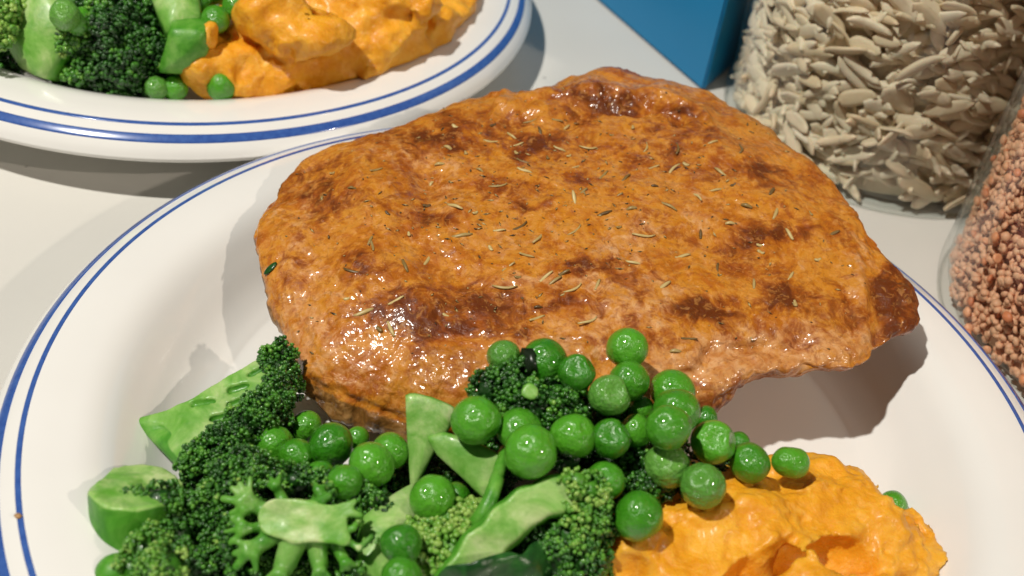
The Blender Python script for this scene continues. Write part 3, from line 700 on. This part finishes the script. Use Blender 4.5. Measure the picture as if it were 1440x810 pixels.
# added filler florets low in the heap, gap shade painted into their buds
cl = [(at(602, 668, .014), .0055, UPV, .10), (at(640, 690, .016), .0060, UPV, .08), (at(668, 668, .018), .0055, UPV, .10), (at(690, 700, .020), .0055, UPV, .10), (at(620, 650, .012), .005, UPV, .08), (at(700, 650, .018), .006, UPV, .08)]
piece('added broccoli filler with shade put into its bud colour, deep under the two pale stalk slices', 'broccoli', 'broccoli_floret', at(640, 680, .0065), [(at(640, 680, .014), at(640, 690, .009), .004, .003)], cl, seed=33, tone=.08, h=.0008)
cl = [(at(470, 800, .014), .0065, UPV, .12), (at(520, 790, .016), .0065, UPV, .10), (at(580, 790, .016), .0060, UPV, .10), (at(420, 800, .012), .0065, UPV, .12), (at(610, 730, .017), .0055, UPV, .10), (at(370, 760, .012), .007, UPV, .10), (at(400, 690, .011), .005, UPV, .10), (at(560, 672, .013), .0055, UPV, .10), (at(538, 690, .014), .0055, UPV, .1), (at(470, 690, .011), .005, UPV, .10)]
piece('added broccoli filler with shade put into its bud colour, lying beneath the sliced floret and broad stalk chunk', 'broccoli', 'broccoli_floret', at(490, 780, .0065), [(at(490, 790, .014), at(495, 800, .009), .004, .003)], cl, seed=34, tone=.10, h=.0008)
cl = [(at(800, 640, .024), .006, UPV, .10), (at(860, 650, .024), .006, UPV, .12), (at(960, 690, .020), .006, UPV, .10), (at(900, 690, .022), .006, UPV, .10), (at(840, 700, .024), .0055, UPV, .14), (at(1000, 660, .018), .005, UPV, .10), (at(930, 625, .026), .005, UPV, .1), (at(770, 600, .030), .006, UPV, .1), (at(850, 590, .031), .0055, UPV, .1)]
piece('added broccoli filler with shade put into its bud colour, buried under the pea heap beside the mash', 'broccoli', 'broccoli_floret', at(880, 670, .0065), [(at(880, 670, .020), at(880, 680, .010), .005, .004)], cl, seed=35, tone=.10, h=.0008)

# slices of stalk
def slab(pts, thick, name, label, mat, cat='broccoli', seed=0, cutmul=1.0):
    P_ = np.array([at(*p) for p in pts]); c = P_.mean(0)
    u = P_[len(P_)//2]-P_[0]; nrm = np.zeros(3)
    for q in range(len(P_)): nrm += np.cross(P_[q]-c, P_[(q+1) % len(P_)]-c)
    nrm /= np.linalg.norm(nrm)
    if nrm@TOC < 0: nrm = -nrm
    ex = (P_[1]-P_[0]); ex -= nrm*(ex@nrm); ex /= np.linalg.norm(ex); ey = np.cross(nrm, ex)
    Q = np.stack([(P_-c)@ex, (P_-c)@ey], 1)
    Qc = catmull(np.c_[Q, np.zeros(len(Q))], 5, True)[:, :2]; Qc = .65*np.concatenate([np.linspace(Q[k], Q[(k+1) % len(Q)], 5, endpoint=False) for k in range(len(Q))])+.35*Qc
    n_ = len(Qc); rings = []
    prof = [(0, .26), (.35, .22), (.62, .13), (.80, .05), (.93, -.03), (.985, -.16), (1, -.4), (.985, -.8), (.9, -1), (.4, -1), (0, -1)]
    for s_, hz in prof:
        W = c+ (Qc[:, :1]*s_)*ex+(Qc[:, 1:]*s_)*ey+nrm*(hz*thick)
        W = W+nrm*(.0005*fbm(W, 120, 2, seed))[:, None]*(1 if hz > -.5 else .3); rings.append(W)
    V = np.concatenate(rings); i_ = np.arange(len(prof)-1)[:, None]; j_ = np.arange(n_)[None]; jj = (j_+1) % n_
    F = np.stack([i_*n_+j_, i_*n_+jj, (i_+1)*n_+jj, (i_+1)*n_+j_], -1).reshape(-1, 4)
    cut = np.repeat([1 if hz > -.1 else (.55 if hz > -.3 else .15) for _, hz in prof], n_)*cutmul
    lo = V[V[:, 2].argmin()]
    o = obj(name, mesh(name, V-lo, F, True, dict(cut=cut)), mat, None, label, cat, loc=tuple(lo)); return o
slab([(569, 556, .0370), (606, 558, .0370), (640, 574, .0365), (632, 602, .0330), (610, 638, .0280), (592, 672, .0230), (577, 694, .0200)], .0032, 'broccoli_stalk_slice',
     'pale wedge-shaped stalk slice standing upright against the front of the steak', M['stalk'], seed=21)
slab([(599, 614, .0345), (622, 607, .0365), (664, 620, .0370), (706, 642, .0360), (702, 676, .0320), (684, 706, .0285), (650, 674, .0305), (612, 640, .0330)], .0036, 'broccoli_stalk_slice',
     'pale mottled stalk slice lying across the upright wedge, under the striped pea', M['stalk'], seed=22)
slab([(512, 722, .0260), (545, 694, .0275), (584, 676, .0260), (590, 720, .0240), (572, 770, .0240), (548, 815, .0230), (502, 806, .0230), (506, 760, .0250)], .0080, 'broccoli_stalk_chunk',
     'broad translucent green stalk chunk under the torn-skinned pea', M['stalk'], seed=23)
# thin wet stem crossing
tp = catmull([at(710, 632, .0350), at(702, 662, .0360), at(692, 695, .0355), at(676, 728, .0325), at(662, 750, .0280)], 6)
V, F, c = sdf_caps([(tp[q], tp[q+1], .0010+.00002*q, .0010+.00002*(q+1)) for q in range(len(tp)-1)], .0004, .001, (), (.0002, 400), seed=5)
obj('broccoli_twig', mesh('broccoli_twig', V-tp[-1], F, True, dict(cut=np.zeros(len(V)))), M['stalk'], None, 'thin wet green stem crossing between the stalk slice and large floret', 'broccoli', loc=tuple(tp[-1]))
# dark folded leaf
def leaf(pts_a, pts_b, name, label, seed):
    A_ = catmull([at(*p) for p in pts_a], 8); B_ = catmull([at(*p) for p in pts_b], 8); nu, nv = len(A_), 14; V = []
    for q in range(nv):
        t = q/(nv-1); W = A_*(1-t)+B_*t; W = W+np.array((0, 0, 1))*(.0035*math.sin(t*math.pi))+.0012*np.stack([fbm(W, 140, 2, seed+k) for k in range(3)], 1); V.append(W)
    V = np.concatenate(V); Vb = V-np.array((0, -.0002, .0005)); n_ = len(V)
    F = []
    for q in range(nv-1):
        for p in range(nu-1):
            a_, b_, c_, d_ = q*nu+p, q*nu+p+1, (q+1)*nu+p+1, (q+1)*nu+p
            F.append((a_, b_, c_, d_)); F.append((d_+n_, c_+n_, b_+n_, a_+n_))
    for p in range(nu-1):
        F.append((p+1, p, p+n_, p+1+n_)); e = (nv-1)*nu; F.append((e+p, e+p+1, e+p+1+n_, e+p+n_))
    for q in range(nv-1):
        F.append((q*nu, (q+1)*nu, (q+1)*nu+n_, q*nu+n_)); e = nu-1; F.append(((q+1)*nu+e, q*nu+e, q*nu+e+n_, (q+1)*nu+e+n_))
    V = np.concatenate([V, Vb]); lo = V[V[:, 2].argmin()]
    return obj(name, mesh(name, V-lo, F), M['leaf'], None, label, 'leaf', loc=tuple(lo))
leaf([(632, 800, .031), (668, 788, .034), (706, 778, .034), (742, 780, .032), (764, 768, .028)], [(600, 850, .020), (660, 850, .022), (710, 850, .022), (760, 845, .020), (790, 830, .018)],
     'broccoli_leaf', 'dark glossy folded broccoli leaf below the large floret stalk', 51)

# ------------------------------------------------------------------ peas
def pea_mesh(kind, seed):
    V, F = ico(4); rg_ = np.random.default_rng(seed)
    r = 1+.045*fbm(V, 1.1, 2, seed*3+1)
    if kind in ('round', 'round2', 'seam', 'long'):
        for dv in rg_.standard_normal((3, 3)):
            q = V@(dv/np.linalg.norm(dv)); r = r-rg_.uniform(.02, .07)*np.exp(-((1-q)/rg_.uniform(.06, .16))**2)
    if kind == 'seam': r = r-.045*np.exp(-(V[:, 1]/.05)**2)*sstep(-.3, .4, V[:, 2])+.03*np.exp(-((V[:, 1]-.12)/.08)**2)*sstep(-.3, .4, V[:, 2])
    if kind == 'dent':
        for dv, dep in (((.1, .1, 1), .80), ((.9, .3, .35), .86)):
            dv = np.array(dv)/np.linalg.norm(dv); q = V@dv; lim = dep/np.maximum(q, .05); r = np.where(q > .4, -smin(-r, -lim, -.0) if False else np.minimum(r, lim*.985+.015*np.clip(r-lim, 0, 1)), r)
            r = r-.07*np.exp(-((1-q)/.10)**2)
    if kind == 'wrinkle': r = r-.07*np.abs(fbm(V, 2.6, 3, seed+2))
    if kind == 'ring':
        q = np.arccos(np.clip(V@np.array([.2, .1, .97]), -1, 1)); r = r-.16*np.exp(-(q/.30)**2)+.05*np.exp(-((q-.34)/.09)**2)+.07*np.exp(-(q/.10)**2)
    s = np.array([1, .97, .94]) if kind != 'long' else np.array([1.22, .93, .92])
    if kind == 'long': r = r*np.where(V[:, 0] > .55, 1-.25*(V[:, 0]-.55), 1)
    return mesh('pea', V*r[:, None]*s, F)
PM = {}
for kd in ('round', 'round2', 'seam', 'dent', 'wrinkle', 'ring', 'long'):
    for mt_ in ('pea', 'peapale'):
        me_ = pea_mesh(kd, abs(hash(kd)) % 1 + len(PM)); me_.materials.append(M[mt_]); PM[kd, mt_] = me_
GA, GB = 'peas at the left foot of the steak', 'peas heaped between steak and mash'
LA, LB = 'smooth green pea nestled among broccoli at the left foot of the steak', 'smooth green pea in the heap between the steak and the mash'
PEAS = [  # px, py, diameter px, z, shape, skin, label, group
    (431, 600, 44, .0115, 'round', 0, LA, GA), (386, 627, 56, .0150, 'round2', 0, LA, GA), (417, 641, 48, .0125, 'round', 0, LA, GA), (465, 626, 61, .0185, 'round', 0, LA, GA), (334, 660, 54, .0170, 'round2', 0, LA, GA),
    (413, 672, 42, .0170, 'round', 1, 'cloudy pale pea behind the sliced broccoli heart', None), (451, 671, 46, .0190, 'round2', 0, LA, GA), (485, 678, 50, .0210, 'round', 0, LA, GA), (522, 653, 64, .0250, 'round2', 0, LA, GA),
    (549, 634, 52, .0205, 'round', 0, LA, GA), (503, 617, 34, .0130, 'round', 0, LA, GA), (271, 690, 40, .0120, 'wrinkle', 1, 'pale wrinkled pea between the halved floret and dark floret', None),
    (608, 700, 64, .0290, 'round', 0, 'smooth pea under the two pale stalk slices', None), (564, 765, 56, .0320, 'ring', 0, 'pea with torn folded skin on the broad stalk chunk', None), (564, 812, 58, .0280, 'round2', 0, 'pea at the lower end of the broad stalk chunk', None),
    (669.5, 591, 68, .0420, 'seam', 0, 'plump pea with a seam line across it beside the upright stalk wedge', None), (708, 501, 48, .044, 'round2', 1, 'light green pea on the steak, left of the char-spotted pea', None),
    (765, 509, 64, .045, 'round', 0, 'glossy pea with a black charred scrap on its left side', None), (811, 524, 52, .043, 'dent', 0, 'wet dented pea touching the char-spotted pea', None), (882, 490, 56, .046, 'round', 0, 'lone smooth pea resting on the steak above the heap', None),
    (884, 536, 57, .042, 'round2', 0, LB, GB), (858, 556, 58, .044, 'dent', 1, 'pale deeply dented pea below the lone pea on the steak', None), (731, 605, 62, .0395, 'round', 0, LB, GB), (746, 635, 75, .0430, 'round2', 0, 'largest pea, smooth, sitting above the large floret stalk', None),
    (806, 613, 62, .0405, 'ring', 0, 'pea with a small ringed dimple facing up', None), (859, 617, 56, .0400, 'dent', 0, 'long dented pea next to the ringed-dimple pea', None), (894, 606, 46, .037, 'round', 0, LB, GB), (946, 550, 62, .040, 'round2', 0, LB, GB),
    (951, 579, 66, .041, 'round', 0, LB, GB), (940, 601, 63, .0430, 'seam', 0, LB, GB), (900, 576, 38, .036, 'round', 0, LB, GB), (1003, 622, 62, .0370, 'dent', 0, 'shiny dark pea with a puckered dent next to the mash', None), (992, 588, 34, .033, 'round', 0, LB, GB),
    (939, 655, 64, .0355, 'wrinkle', 1, 'yellowish pea beside the small broccoli crumb', None), (988, 683, 64, .0340, 'wrinkle', 1, 'whitish veined pea touching the edge of the mash', None), (1054, 651, 56, .0335, 'round2', 0, 'round pea sitting on the upper edge of the mash', None),
    (1113, 650, 46, .0325, 'long', 0, 'oblong blunt pea lying alone on top of the mash', None), (851, 677, 54, .0360, 'round', 0, LB, GB), (898, 726, 69, .0340, 'round2', 0, 'big glossy pea pressed against the near edge of the mash', None), (1253, 716, 40, .0100, 'round', 0, 'pea peeping out from behind the mash', None),
    (1039, 622, 30, .028, 'round', 0, LB, GB), (640, 704, 50, .022, 'round', 0, 'shaded pea deep under the mottled stalk slice', None)]
pc = []
for q in PEAS:
    if q[0] < 560 and q[1] < 690: q = q[:3]+(q[3]+.0055,)+q[4:]
    d_ = ray(q[0], q[1]); dl = np.linalg.norm(d_); t_ = (q[3]-CAM_POS[2])/d_[2]
    h = hit(q[0], q[1]+q[2]*.25)
    r0 = .5*q[2]/FPX*t_*.98
    if h[0] is not None:
        tm = (h[0]-Vector(CAM_POS)).length/dl-r0*.85/dl
        t_ = min(t_, tm)
    pc.append([t_, d_, q])
for it in range(40):      # neighbours rest against each other instead of sharing space
    for a_ in range(len(pc)):
        for b_ in range(a_+1, len(pc)):
            ta, da, qa = pc[a_]; tb, db, qb = pc[b_]
            ra = .5*qa[2]/FPX*ta; rb = .5*qb[2]/FPX*tb
            g = np.linalg.norm(da*ta-db*tb)
            if g < .9*(ra+rb):
                s_ = .0004/np.linalg.norm(da)
                fr, bk = (a_, b_) if qa[1]+qa[2]*.1 > qb[1]+qb[2]*.1 else (b_, a_)
                pc[fr][0] -= s_; 
                if (CAM_POS+pc[bk][1]*(pc[bk][0]+s_))[2] > .012 and hit(*pc[bk][2][:2])[0] is None: pc[bk][0] += s_*.5
rg = random.Random(5)
def add_pea(c, r, kd, pale, label, group, spin=None):
    o = obj('pea', PM[kd, 'peapale' if pale else 'pea'], None, None, label, 'pea', group, loc=tuple(c)); o.scale = (r, r, r)
    if kd in ('dent', 'ring', 'seam'):
        z_ = (Vector(TOC)*.75+Vector((0, 0, 1))*.55+Vector((rg.uniform(-.3, .3), rg.uniform(-.2, .2), 0))).normalized()
        x_ = Vector((1, rg.uniform(-.4, .6), 0)); x_ = (x_-z_*x_.dot(z_)).normalized(); o.rotation_euler = Matrix((x_, z_.cross(x_), z_)).transposed().to_euler()
    elif kd == 'long': o.rotation_euler = (.2, .1, .15)
    else: o.rotation_euler = (rg.uniform(0, 6), rg.uniform(0, 6), rg.uniform(0, 6))
    return o
for t_, d_, q in pc:
    c = CAM_POS+d_*t_; r = .5*q[2]/FPX*t_*1.06
    c[2] = max(c[2], plate_z(math.hypot(c[0], c[1]))+r*.92)
    o = add_pea(c, r, q[4], q[5], q[6], q[7])
    if 'charred' in q[6]:
        V, F = ICO2; V = V*np.array([.50, .56, .09])*(1+.55*fbm(V, 2.4, 3, 3))[:, None]
        z_ = (Vector(TOC)*.75+Vector(RIGHT)*-.85+Vector((0, 0, .1))).normalized(); x_ = z_.cross(Vector((0, 0, 1))).normalized()
        ch = obj('charred_scrap', mesh('charred_scrap', V*r, F), M['char'])
        mt = Matrix((x_, z_.cross(x_), z_)).transposed().to_4x4(); mt.translation = Vector(c)+z_*r*.97
        ch.parent = o; ch.matrix_parent_inverse = (Matrix.LocRotScale(o.location, o.rotation_euler, o.scale)).inverted(); ch.matrix_basis = mt

# ------------------------------------------------------------------ mash
def mash(name, label, adds, subs, lo, hi, h, base, seed):
    G, org = grid(lo, hi, h); D = None
    Wp = G+.0030*np.stack([fbm(G, 95, 2, seed+k*7) for k in range(3)], -1)
    for c, r in adds:
        c = np.array(c); r = np.array(r); q = np.linalg.norm((Wp-c)/r, axis=-1); d_ = (q-1)*r.min(); D = d_ if D is None else smin(D, d_, .0022)
    D = D+.0009*fbm(G, 170, 3, seed+30)+.00055*fbm(G, 480, 2, seed+40)
    for c, r, R3 in subs:
        q = (Wp-np.array(c))@R3; q = np.linalg.norm(q/np.array(r), axis=-1); D = -smin(-D, (q-1)*min(r), .0015)
    pz = np.interp(np.hypot(G[..., 0]-base[0], G[..., 1]-base[1]), TOP[:, 0], TOP[:, 1])+.0003
    D = np.maximum(D, pz-G[..., 2])
    D = np.maximum(D, np.hypot(G[..., 0]-base[0], G[..., 1]-base[1])-.1135+.003*fbm(G, 90, 2, seed+3))
    V, F = surface_nets(D.astype(np.float32), org, h)
    ctr = np.array([V[:, 0].mean(), V[:, 1].mean(), V[:, 2].min()])
    return obj(name, mesh(name, V-ctr, F), M['mash'], None, label, 'mash', loc=tuple(ctr))
def el(px, py, z, rx, ry, rz): return (at(px, py, z), (rx, ry, rz))
def rotm(ang):
    c_, s_ = math.cos(ang), math.sin(ang); return np.array([[c_, -s_, 0], [s_, c_, 0], [0, 0, 1]])
adds = [el(1050, 790, .013, .030, .020, .013), el(960, 760, .016, .020, .016, .012), el(1110, 705, .015, .022, .013, .009), el(1150, 690, .012, .015, .009, .009), el(1040, 715, .022, .020, .010, .008),
        el(1170, 730, .019, .020, .010, .007), el(1000, 745, .022, .016, .011, .008), el(1225, 742, .018, .010, .006, .005), el(1100, 840, .016, .030, .018, .013), el(1240, 790, .011, .016, .014, .009),
        el(1285, 772, .010, .0060, .0070, .005), el(920, 800, .018, .018, .014, .010), el(1060, 850, .018, .022, .016, .012), el(1150, 760, .020, .014, .006, .005), el(1030, 700, .020, .018, .007, .008)]
subs = [(at(1165, 800, .0215), (.016, .0055, .0080), rotm(.25)), (at(1050, 800, .0270), (.013, .0030, .0060), rotm(.75)), (at(880, 815, .027), (.008, .006, .006), rotm(.2))]
mash('mashed_squash', 'glistening orange mash mound with a dark fold on the steak plate', adds, subs, (.005, -.085, .004), (.112, .016, .040), .0007, (0, 0), 60)

# ------------------------------------------------------------------ food on the plate behind
adds = [el(470, 30, .030, .040, .026, .017), el(360, 70, .026, .020, .020, .014), el(560, 60, .022, .034, .022, .012), el(330, 115, .020, .014, .012, .012), el(620, 20, .022, .022, .026, .011), el(420, 40, .042, .018, .010, .009),
        el(450, 100, .020, .034, .012, .012), el(380, 15, .046, .012, .010, .010), el(285, 52, .040, .004, .005, .004), el(520, -10, .044, .026, .012, .006), el(440, -40, .040, .040, .030, .014), el(300, 100, .026, .010, .010, .010)]
subs = [(at(490, 22, .047), (.022, .0040, .0055), rotm(.3)), (at(405, 78, .038), (.0035, .005, .0045), rotm(0)), (at(425, 82, .034), (.010, .0030, .003), rotm(.2)), (at(600, 40, .034), (.003, .008, .004), rotm(.5))]
mash('mashed_squash', 'orange mash piled on the rear plate without steak', adds, subs, (-.165, .095, .004), (-.020, .270, .062), .0011, (FAR[0], FAR[1]), 80)
def fq(x, y, z): return at(x, y, z)
# dark rounded crown
c0 = fq(160, 72, .026)
cl = dome(c0, .0145, (.1, -.7, .8), 16, .0072, -.05, 15)
cl += [(fq(100, 62, .034), .0042, (-.5, 0, 1), .5), (fq(120, 35, .040), .0045, (-.3, .2, 1), .5), (fq(135, 10, .044), .0045, (-.2, .3, 1), .42), (fq(108, 108, .024), .0030, (-.5, -.5, .5), .45)]
piece('dark domed broccoli floret near the front rim of the rear plate', 'broccoli', 'broccoli_floret', fq(160, 72, .007), [(fq(150, 40, .030), fq(140, -20, .036), .006, .007)], cl, seed=15, tone=.10, var=.10, bead=.00085, h=.0008)
slab([(26, -20, .046), (72, -20, .047), (90, 30, .043), (78, 66, .036), (66, 112, .024), (30, 98, .024), (2, 60, .030), (20, 28, .038)], .0130, 'broccoli_stalk',
     'pale faceted broccoli stalk chunk left of the dark domed floret', M['stalk'], seed=61)
cl = [(fq(0, 25, .040), .0065, (0, 0, 1), .78), (fq(-12, 50, .036), .006, (0, -.4, 1), .6), (fq(8, 5, .042), .005, (0, 0, 1), .5), (fq(5, 95, .016), .005, (0, -.4, 1), .1)]
piece('yellow-green broccoli crown at the far left of the rear plate', 'broccoli', 'broccoli_floret', fq(-10, 45, .012), [(fq(-5, 40, .034), fq(-10, 60, .016), .005, .006)], cl, seed=17, tone=.6, bead=.0009, h=.0008)
slab([(204, -30, .050), (272, -30, .050), (284, 22, .044), (258, 46, .040), (232, 44, .040)], .0100, 'broccoli_stalk',
     'broad pale stalk piece behind the bright stalk block on the rear plate', M['stalk'], seed=62)
slab([(238, 42, .044), (288, 40, .044), (293, 74, .038), (280, 105, .028), (222, 105, .028), (230, 70, .037)], .0120, 'broccoli_stalk',
     'short bright green stalk block with flat sides beside the rear mash', M['stalk'], seed=63, cutmul=.42)
piece('dark broccoli floret behind the domed one on the rear plate', 'broccoli', 'broccoli_floret', fq(120, -10, .016), None, dome(fq(115, -5, .030), .010, (0, -.2, 1), 8, .006, 0, 20), seed=20, tone=.06, var=.06, bead=.0009)
G2 = 'peas in the far vegetables'
L2 = 'smooth pea between the stalk pieces and mash on the rear plate'
for x, y, dpx, z, kd, pl, lb, gp in [(303, 28, 42, .042, 'round', 0, L2, G2), (332, 10, 42, .044, 'round2', 0, L2, G2), (285, 0, 40, .042, 'round', 0, L2, G2), (310, -12, 40, .045, 'round', 0, L2, G2),
                                     (220, 124, 36, .0225, 'wrinkle', 1, 'pale pea at the front rim below the bright stalk block', None), (246, 124, 38, .0215, 'round', 0, 'green pea beside the pale pea at the rear plate rim', None),
                                     (311, 122, 43, .0245, 'round', 0, 'single pea stuck in the front edge of the rear mash', None), (92, 22, 46, .046, 'wrinkle', 1, 'whitish pea on top between pale stalk and domed floret', None), (112, 30, 40, .042, 'round', 0, 'green pea tucked beside the whitish pea', None)]:
    c = at(x, y, z); r = .5*dpx/FPX*((c-CAM_POS)@np.array(FWD)); add_pea(c, r, kd, pl, lb, gp)

# ------------------------------------------------------------------ jars
def jar(name, loc, R, H, label, lip, taper=0):
    e = empty(name, loc, label, 'jar')
    outp = catmull([(0, .0008), (R*.88, .0003), (R*.955, .0016), (R*.99, .0055), (R-taper*.6, .02), (R, .05), (R, H*.8), (R*.985, H)], 6)
    th = .0015
    inn = catmull([(R*.985-th, H), (R-th, H*.8), (R-th, .05), (R-taper*.6-th, .02), (R*.975-th, .0080), (R*.93-th, .0042), (R*.80, .0036), (0, .0034)], 6)
    V, F = lathe(np.vstack([outp, inn]), 96)
    obj('glass_body', mesh('glass_body', V, F), M['glass'], e)
    return e
J1 = np.array([.118, .2025]); R1_ = .0615
J2 = np.array([.1885, .0932]); R2_ = .0655
jar('glass_jar', (J1[0], J1[1], .0002), R1_, .15, 'clear glass jar filled with pale almond flakes behind the steak', True, .0025)
jar('glass_jar', (J2[0], J2[1], .0002), R2_, .15, 'clear glass jar filled with red lentils beside the front plate', True, .001)

def flake_mesh(L, W, T, bend, seed):
    nu, nv = 9, 5; V = []; rg_ = np.random.default_rng(seed)
    for side_ in (1, -1):
        for q in range(nu):
            u = -1+2*q/(nu-1)
            ww = W*.5*max(1-abs(u)**2.6, .0)**.5*(1-.18*u)+.0002
            for p in range(nv):
                v = -1+2*p/(nv-1); V.append((u*L*.5, v*ww, side_*T*.5*(1-.5*v*v)*(1-.4*u*u)+bend*L*(u*u)+.0003*math.sin(3*u+seed)))
    F = []; n_ = nu*nv
    for q in range(nu-1):
        for p in range(nv-1):
            a_ = q*nv+p; F.append((a_, a_+nv, a_+nv+1, a_+1)); F.append((a_+n_, a_+1+n_, a_+nv+1+n_, a_+nv+n_))
    for q in range(nu-1):
        a_ = q*nv; F.append((a_, a_+n_, a_+nv+n_, a_+nv)); a_ = q*nv+nv-1; F.append((a_, a_+nv, a_+nv+n_, a_+n_))
    for p in range(nv-1):
        F.append((p, p+1, p+1+n_, p+n_)); a_ = (nu-1)*nv+p; F.append((a_+1, a_, a_+n_, a_+1+n_))
    return mesh('almond_flake', V, F)
FMS = [flake_mesh(.0165, .0046, .0020, .03, 1), flake_mesh(.0185, .0038, .0017, -.06, 2), flake_mesh(.0140, .0056, .0016, .08, 3), flake_mesh(.0190, .0034, .0028, .05, 4), flake_mesh(.0120, .0050, .0022, -.05, 5), flake_mesh(.0165, .0030, .0028, .10, 6)]
def lentil_mesh(seed, geo=ICO2):
    V, F = geo; V = V*np.array([.0017, .0015, .0010])*(1+.22*fbm(V, 1.2, 2, seed))[:, None]
    if seed % 2: V[:, 2] = np.maximum(V[:, 2], -.0004)
    return mesh('lentil', V, F)
LMS = [lentil_mesh(k) for k in range(5)]; LMC = [lentil_mesh(k, ICO1) for k in range(5)]
for m_ in FMS: m_.materials.append(M['flake'])
for m_ in LMS: m_.materials.append(M['lentil'])
def fill(J, R, rmin_wall, meshes, name, label, cat, group, zlo, zhi, n_vis, n_rest, tilt, seed, spread, core_mat, core_label, rest_meshes=None):
    rg_ = random.Random(seed); view = math.atan2(CAM_POS[1]-J[1], CAM_POS[0]-J[0]); rest = []
    for q in range(n_vis+n_rest):
        front = q < n_vis
        a_ = view+(rg_.uniform(-spread, spread) if front else rg_.uniform(-spread*1.15, spread*1.15))
        rr = R-rmin_wall-(rg_.random()**1.6)*(.004 if front else .010)-(0 if front else .002)
        z = zlo+(zhi-zlo)*((q*.618034) % 1)
        nrm = Vector((math.cos(a_), math.sin(a_), rg_.uniform(-.3, .5))).normalized()
        nrm = (nrm+Vector((rg_.gauss(0, 1), rg_.gauss(0, 1), rg_.gauss(0, 1)))*tilt).normalized()
        td = Vector((-math.sin(a_), math.cos(a_), rg_.gauss(0, .55))); td = (td-nrm*td.dot(nrm)).normalized()
        mt = Matrix((td, nrm.cross(td), nrm)).transposed().to_4x4(); s = rg_.uniform(.8, 1.12); mt = mt @ Matrix.Diagonal((s, s, s, 1))
        ex = max(abs((mt.to_3x3() @ Vector((.0075 if name == 'almond_flake' else .0026, 0, 0))).dot(Vector((math.cos(a_), math.sin(a_), 0)))), 0)
        zmin_ = .0046
        mt.translation = Vector((J[0]+(rr-ex*.6)*math.cos(a_), J[1]+(rr-ex*.6)*math.sin(a_), max(z, zmin_+.001)))
        me_ = (meshes if front or rest_meshes is None else rest_meshes)[rg_.randrange(len(meshes))]
        if front:
            o = obj(name, me_, None, None, label, cat, group); o.matrix_world = mt
        else: rest.append((me_, mt))
    # the rest of the filling, seen only as a mass through the gaps
    V, F = lathe(catmull([(.0001, zlo), (R*.74, zlo), (R*.83, zlo+.006), (R*.84, zhi*.9), (R*.7, zhi), (.0001, zhi)], 6), 64); V = V+np.array([J[0], J[1], 0])
    V[:, :2] += .0012*np.stack([fbm(V, 260, 3, seed), fbm(V, 260, 3, seed+4)], 1)
    Vs = [V]; Fs = [F]; off = len(V)
    geo = {}
    for me_ in (rest_meshes or meshes):
        co = np.zeros(len(me_.vertices)*3, np.float32); me_.vertices.foreach_get('co', co)
        k_ = len(me_.polygons[0].vertices); li = np.zeros(len(me_.loops), np.int32); me_.loops.foreach_get('vertex_index', li)
        li = li.reshape(-1, k_)
        if k_ == 3: li = np.c_[li, li[:, 2]]
        geo[me_.name] = (co.reshape(-1, 3), li)
    for me_, mt in rest:
        co, li = geo[me_.name]; mm = np.array(mt)
        Vs.append(co@mm[:3, :3].T+mm[:3, 3]); Fs.append(li+off); off += len(co)
    Fs = np.concatenate(Fs); tri = Fs[:, 2] == Fs[:, 3]
    T3 = np.concatenate([Fs[:, :3], Fs[~tri][:, [0, 2, 3]]])
    base = np.array((J[0], J[1], zlo))
    obj(name+'_filling', mesh(name+'_filling', np.concatenate(Vs)-base, T3), core_mat, None, core_label, cat, None, 'stuff', tuple(base))
fill(J1, R1_, .0030, FMS, 'almond_flake', 'pale almond flake pressed to the wall of the jar behind the steak', 'almond flake', 'almond flakes in the jar', .0060, .118, 300, 1500, .42, 3, 1.45, M['flake'], 'mass of pale almond flakes filling the jar')
fill(J2, R2_, .0024, LMS, 'lentil', 'red split lentil pressed to the wall of the jar beside the plate', 'lentil', 'red lentils in the jar', .0048, .118, 300, 12000, .6, 5, 1.42, M['lentil'], 'mass of red lentils filling the jar', LMC)

# ------------------------------------------------------------------ blue carton behind
c0 = np.array([.050, .2105]); u = np.array([-.562, .828])*.15; v = np.array([.45, .893])*.075; Hc = .19
bm = bmesh.new()
vs = []
for z in (.0004, Hc):
    for p in (c0, c0+v, c0+v*1.15+u*.75, c0+u): vs.append(bm.verts.new((p[0]-c0[0], p[1]-c0[1], z)))
for f in ((3, 2, 1, 0), (4, 5, 6, 7), (0, 1, 5, 4), (1, 2, 6, 5), (2, 3, 7, 6), (3, 0, 4, 7)): bm.faces.new([vs[k] for k in f])
bmesh.ops.recalc_face_normals(bm, faces=bm.faces)
bmesh.ops.bevel(bm, geom=bm.edges[:], offset=.0012, segments=3, affect='EDGES')
me_ = bpy.data.meshes.new('carton'); bm.to_mesh(me_); bm.free()
obj('carton', me_, M['carton'], None, 'plain blue card packet standing behind the steak, beside the almond jar', 'carton', loc=(c0[0], c0[1], 0))

# a toasted crumb on the rim of the front plate
V, F = ICO2; V = V*np.array([.0009, .0006, .0005])*(1+.3*fbm(V, 2, 2, 4))[:, None]; c = at(26, 727, .0242)
c[2] = plate_z(math.hypot(c[0], c[1]))+.0004
obj('crumb', mesh('crumb', V, F), mat_plain('toasted_crumb', (.45, .25, .10), .6), None, 'tiny tan crumb on the bare rim of the steak plate', 'crumb', loc=tuple(c))
